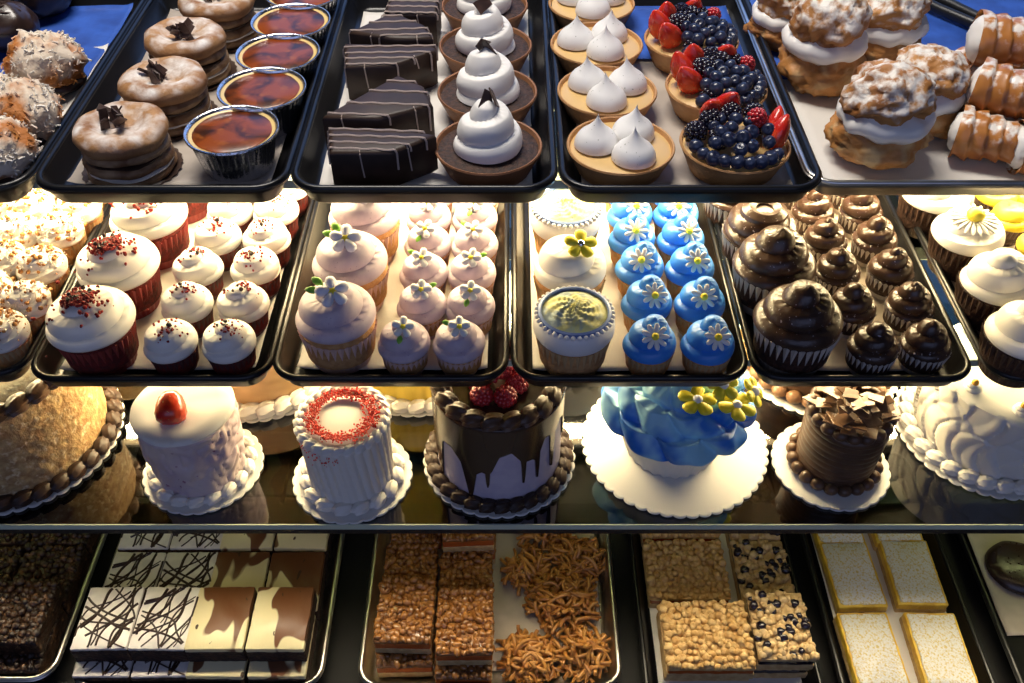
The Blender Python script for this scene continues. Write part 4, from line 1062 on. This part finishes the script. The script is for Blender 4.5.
def nuggets(w, l, z, cell, hgt, seed, nx=None, over=.0015):
    """closed cover of rounded lumps, for crumble and nut toppings"""
    nx = nx or int(w / .0016); ny = int(l / w * nx)
    g = G(); W2, L2 = w / 2 + over, l / 2 + over
    def hfn(x, y):
        d, p = NZ.voronoi(Vector((x / cell, y / cell, seed * 3.3))); k = NZ.cell(p[0] * 5.1)
        return hgt * (sqrt(max(0, 1 - (d[0] / .75) ** 2)) * (.65 + .5 * k))
    def fn(a, b):
        x, y = (a * 2 - 1) * W2, (b * 2 - 1) * L2
        e = min(1, min(1 - abs(a * 2 - 1), (1 - abs(b * 2 - 1))) * min(w, l) / .006)
        dz = hfn(x, y)
        return (x + .0009 * nz((x, y, 0), 160, seed), y + .0009 * nz((x, y, 1), 160, seed), z - .004 * (1 - e) + dz * (.35 + .65 * e))
    g.grid(fn, nx, ny); n = len(g.v)
    g.grid(lambda a, b: ((a * 2 - 1) * W2, (b * 2 - 1) * L2, z - .005), nx, ny)
    mu = nx + 1
    ring = [i for i in range(mu)] + [j * mu + nx for j in range(1, ny + 1)] + [ny * mu + i for i in range(nx - 1, -1, -1)] + [j * mu for j in range(ny - 1, 0, -1)]
    for i in range(len(ring)): a, b = ring[i], ring[(i + 1) % len(ring)]; g.f.append((a, b, n + b, n + a))
    return g
def lumps(w, l, z, pitch, size, seed, pick=None, long=1.0):
    """rounded nuggets packed over the top of a bar"""
    rnd = random.Random(seed); g = G(); nx = int(w / pitch); ny = int(l / pitch)
    for i in range(nx):
        for j in range(ny):
            x = (i + .5) * w / nx - w / 2 + rnd.uniform(-.35, .35) * pitch; y = (j + .5) * l / ny - l / 2 + rnd.uniform(-.35, .35) * pitch
            s = size * rnd.uniform(.7, 1.25); p = rnd.random(); a, b = rnd.uniform(0, 6), rnd.uniform(-.5, .5)
            if pick and not pick(p): continue
            x = max(-w / 2 + s * .5, min(w / 2 - s * .5, x)); y = max(-l / 2 + s * .5, min(l / 2 - s * .5, y))
            q = G().ball((0, 0, 0), s, 9, 7, (long, 1 / long * rnd.uniform(.8, 1.1), .8), fn=lambda v: 1 + .3 * nz(v, 1.6, i * 7 + j))
            g.add(q, xf((x, y, z + rnd.uniform(-.3, .5) * s), b, b * .7, a))
    return g
BH = .030
def marble_bar(seed):
    t = thing('marbled_brownie'); w, l = .071, .089
    slab(w, l, 0, BH - .004, .0012, seed).obj('brownie_base', 'brownie', t)
    slab(w - .001, l - .001, BH - .004, BH, .0010, seed + 1).obj('icing_layer', 'marble', t)
    g = G(); rnd = random.Random(seed)
    for k in range(17):
        a = rnd.uniform(.75, 1.25) if rnd.random() < .75 else rnd.uniform(2.2, 2.8); c = (rnd.uniform(-w / 2, w / 2), rnd.uniform(-l / 2, l / 2)); P = []
        for j in range(-16, 17):
            s = j * .004; x = c[0] + s * cos(a) + .007 * sin(s * 75 + k * 2.3); y = c[1] + s * sin(a) + .006 * sin(s * 58 + 2 * k)
            if abs(x) < w / 2 - .001 and abs(y) < l / 2 - .001: P.append((x, y, BH + .0002))
        if len(P) > 4: g.tube(P, rnd.uniform(.0007, .0019), 5)
    g.obj('chocolate_drizzle', 'choc', t)
    return t
def swirl_bar(seed):
    t = thing('cheesecake_brownie'); w, l = .073, .089
    slab(w, l, 0, BH - .007, .0012, seed).obj('brownie_base', 'brownie', t)
    g = slab(w - .0006, l - .0006, BH - .007, BH, .0010, seed + 1); o = g.obj('swirled_top', 'swirl', t)
    return t
def put_bar(proto, x, y, z, lab, cat, group, rz=0, tilt=(0, 0)): return proto.put((x, y, z), rz, lab, cat, group, tilt)
mbp = [Proto(marble_bar, 1), Proto(marble_bar, 2)]; sbp = [Proto(swirl_bar, 3), Proto(swirl_bar, 4)]
cols = [at(p, 615, FL4 + 2 * BH)[0] for p in (109, 166, 221, 281)]
cn = ['leftmost column', 'column beside the swirl brownies', 'column beside the marbled brownies', 'column by the right rim']
ROWS = [(.612, 0, 'front row'), (.632, BH + .0006, 'upper layer'), (.706, 0, 'second row'), (.800, 0, 'third row'), (.893, 0, 'back row')]
for c in range(4):
    for r, (yy, zz, rn) in enumerate(ROWS):
        P = (mbp if c < 2 else sbp)[(r + c) % 2]; kind = 'white marbled brownie' if c < 2 else 'cheesecake swirl brownie'
        put_bar(P, cols[c] * (1.0 if r != 1 else 1.0) - (.0 if r < 2 else .0), yy, FL4 + zz, '%s in the %s, %s' % (kind, rn, cn[c]), 'brownie', 'marbled brownies' if c < 2 else 'swirl brownies', [0, .02, -.015, .01][(r + c) % 4])
# dark nut brownies
def nut_bar(seed):
    t = thing('nut_brownie'); w, l = .080, .090
    slab(w, l, 0, BH - .003, .0014, seed).obj('brownie_base', 'brownie_nut', t)
    lumps(w, l, BH - .003, .0088, .0052, seed).obj('nut_topping', 'brownie_nut', t, 'all')
    return t
nb = [Proto(nut_bar, 1), Proto(nut_bar, 2)]
for c, dx in enumerate((.066, .150)):
    for r, (yy, zz, rn) in enumerate(ROWS):
        nb[(r + c) % 2].put((B0[1] - dx + .008, yy + .01, FL4 + zz), .02 * c, 'dark nut brownie in the %s, %s' % (rn, ('column by the tray rim', 'column at the picture edge')[c]), 'brownie', 'dark nut brownies')
# pecan bars
def pecan_bar(seed):
    t = thing('pecan_bar'); w, l = .071, .091
    slab(w, l, 0, .011, .0008, seed).obj('shortbread_base', 'shortbread', t)
    slab(w - .001, l - .001, .011, BH - .007, .0008, seed).obj('caramel_layer', 'jam', t)
    slab(w, l, BH - .007, BH - .003, .0010, seed + 2).obj('nut_layer', 'pecan', t)
    lumps(w, l, BH - .003, .0078, .0052, seed, None, 1.18).obj('pecan_topping', 'pecan', t, 'all')
    return t
pb = [Proto(pecan_bar, 5), Proto(pecan_bar, 6)]
pc = [at(p, 610, FL4 + 2 * BH)[0] for p in (405, 465)]
for c in range(2):
    for r, (yy, zz, rn) in enumerate(ROWS):
        if r == 4: continue
        pb[(r + c) % 2].put((pc[c] + (0, .0, -.002, .002)[r], yy + (.012 if c == 0 else -.004) + (.004 if r == 0 else 0), FL4 + zz), [.02, -.02, .01][(r + c) % 3], 'glazed pecan bar in the %s, %s' % (rn, ('column by the left rim', 'column beside the noodle clusters')[c]), 'bar', 'glazed pecan bars')
pb[0].put((pc[1] - .002, .800 - .004, FL4 + BH + .001), .05, 'glazed pecan bar stacked at the back beside the noodle clusters', 'bar', 'glazed pecan bars')
# noodle clusters
def cluster(seed, R, H, n):
    rnd = random.Random(seed); g = G()
    for k in range(n):
        a, d = rnd.uniform(0, TAU), R * .8 * sqrt(rnd.random()); h = H * (1 - (d / R) ** 2) * rnd.uniform(.25, 1)
        L = rnd.uniform(.018, .036); yaw = rnd.uniform(0, TAU); pit = rnd.gauss(0, .45); cv = rnd.uniform(-.5, .5); P = []
        for j in range(7):
            s = (j / 6 - .5) * L; x = d * cos(a) + s * cos(yaw + cv * s / L * 2) * cos(pit); y = d * sin(a) + s * sin(yaw + cv * s / L * 2) * cos(pit)
            P.append((x, y, max(.003, h + s * sin(pit) - 14 * s * s)))
        g.tube(P, rnd.uniform(.0021, .0029), 6)
    return g
for i, (px, py, R, H, n, lab) in enumerate([(563, 598, .056, .044, 190, 'large butterscotch noodle cluster in the middle of the pile'), (524, 652, .036, .036, 100, 'butterscotch noodle cluster at the front beside the pecan bars'), (583, 650, .038, .036, 110, 'butterscotch noodle cluster at the front beside the right rim'),
        (578, 558, .044, .036, 120, 'butterscotch noodle cluster behind the large one'), (535, 690, .036, .03, 90, 'butterscotch noodle cluster cut off by the picture bottom'), (543, 530, .042, .03, 100, 'dim butterscotch noodle cluster furthest back'), (527, 566, .034, .03, 90, 'dim butterscotch noodle cluster behind the large one, beside the pecan bars')]):
    x, y, _ = at(px, py, FL4 + .018)
    o = cluster(i + 2, R, H, n).obj('noodle_cluster', 'noodle', None, 'all', (x, max(y, .60), FL4)); tag(o, lab, 'cookie', 'butterscotch noodle clusters')
# crumble bars
def crumble_bar(seed, w, l, mat, name):
    t = thing(name)
    slab(w, l, 0, .010, .0008, seed).obj('oat_base', 'shortbread', t)
    slab(w - .003, l - .003, .010, .020, .0012, seed + 1).obj('fruit_filling', 'jam' if mat == 'crumble' else 'blackberry', t)
    slab(w, l, .020, .0245, .0012, seed + 3).obj('crumb_layer', mat, t)
    if mat == 'crumble': lumps(w, l, .0255, .0078, .0052, seed).obj('crumble_topping', mat, t, 'all')
    else:
        lumps(w, l, .0255, .0078, .0052, seed, lambda p: p > .2).obj('crumble_topping', mat, t, 'all')
        lumps(w, l, .0262, .0078, .0058, seed, lambda p: p <= .2).obj('berry_pieces', 'blackberry', t, 'all')
    return t
cb = [Proto(crumble_bar, 3, .108, .092, 'crumble', 'crumble_bar'), Proto(crumble_bar, 4, .108, .092, 'crumble', 'crumble_bar')]
bb = [Proto(crumble_bar, 5, .071, .094, 'berry_crumble', 'berry_crumble_bar'), Proto(crumble_bar, 6, .071, .094, 'berry_crumble', 'berry_crumble_bar')]
for i, (yy, zz, lab) in enumerate([(.609, .0335, 'plain oat crumble bar on the upper layer at the front'), (.609, 0, 'plain oat crumble bar under the front one'), (.726, 0, 'plain oat crumble bar in the second row'), (.824, 0, 'plain oat crumble bar in the third row')]):
    cb[i % 2].put((at(708, 640, FL4 + .06)[0] - (.006 if i > 1 else 0) + (.003 if i == 1 else 0), yy + (.014 if i == 1 else 0), FL4 + zz), .0, lab, 'bar', 'plain oat crumble bars')
for i, (yy, zz, lab) in enumerate([(.622, .0335, 'berry oat crumble bar on the upper layer at the front'), (.628, 0, 'berry oat crumble bar under the front one'), (.725, 0, 'berry oat crumble bar in the second row'), (.822, 0, 'berry oat crumble bar in the third row')]):
    bb[i % 2].put((at(784.5, 640, FL4 + .06)[0] + (.003 if i > 1 else 0), yy, FL4 + zz), .0, lab, 'bar', 'berry oat crumble bars')
# lemon bars
def lemon_bar(seed):
    t = thing('lemon_bar'); w, l = .068, .104
    slab(w, l, 0, .008, .0010, seed).obj('shortbread_base', 'shortbread', t)
    slab(w - .001, l - .001, .008, .019, .0010, seed + 1).obj('lemon_layer', 'lemon', t)
    slab(w - .008, l - .008, .019, .0205, .0022, seed + 2).obj('powdered_sugar', 'sugar', t)
    return t
lb = [Proto(lemon_bar, 1), Proto(lemon_bar, 2)]
for i, (px, py, lab) in enumerate([(873, 648, 'sugared lemon bar at the front, left column'), (941, 648, 'sugared lemon bar at the front, right column'), (853, 573, 'sugared lemon bar in the second row, left column'), (913, 571, 'sugared lemon bar in the second row, right column'),
        (834, 514, 'sugared lemon bar in the third row, left column'), (890, 512, 'sugared lemon bar in the third row, right column')]):
    x, y, _ = at(px, py, FL4 + .02); lb[i % 2].put((x, y, FL4), (.02, -.02, .03, -.02, 0, .02)[i], lab, 'bar', 'sugared lemon bars')
# round dark item in the right hand tray
x, y, _ = at(1022, 562, FL4 + .02)
t = thing('chocolate_cookie', 'round dark chocolate cookie on pale paper at the right end', 'cookie', (x, y, FL4))
def mk(th, k, r, z): return r * (1 + .03 * nz((cos(th), sin(th), 0), 2, 3)), z + .0015 * nz((r * cos(th), r * sin(th), 0), 60, 2)
G().lathe([(0, 0), (.038, 0), (.043, .004), (.041, .011), (.03, .016), (0, .018)], 48, mk).obj('cookie_disc', 'choc', t)
bits(40, lambda r: ((lambda a, d: (d * cos(a), d * sin(a), .018 - d * d * 3.0))(r.uniform(0, TAU), .036 * sqrt(r.random()))), .0018, 4).obj('chocolate_chips', 'choc_shave', t)

# ------------------------------------------------------------------ output
SC.view_settings.view_transform = 'Standard'; SC.view_settings.look = 'None'
SC.view_settings.exposure = 0; SC.view_settings.gamma = 1; SC.view_settings.use_curve_mapping = False
SC.cycles.use_denoising = True
SC.cycles.max_bounces = 8; SC.cycles.diffuse_bounces = 3; SC.cycles.glossy_bounces = 3; SC.cycles.transparent_max_bounces = 16
SC.cycles.sample_clamp_indirect = 4
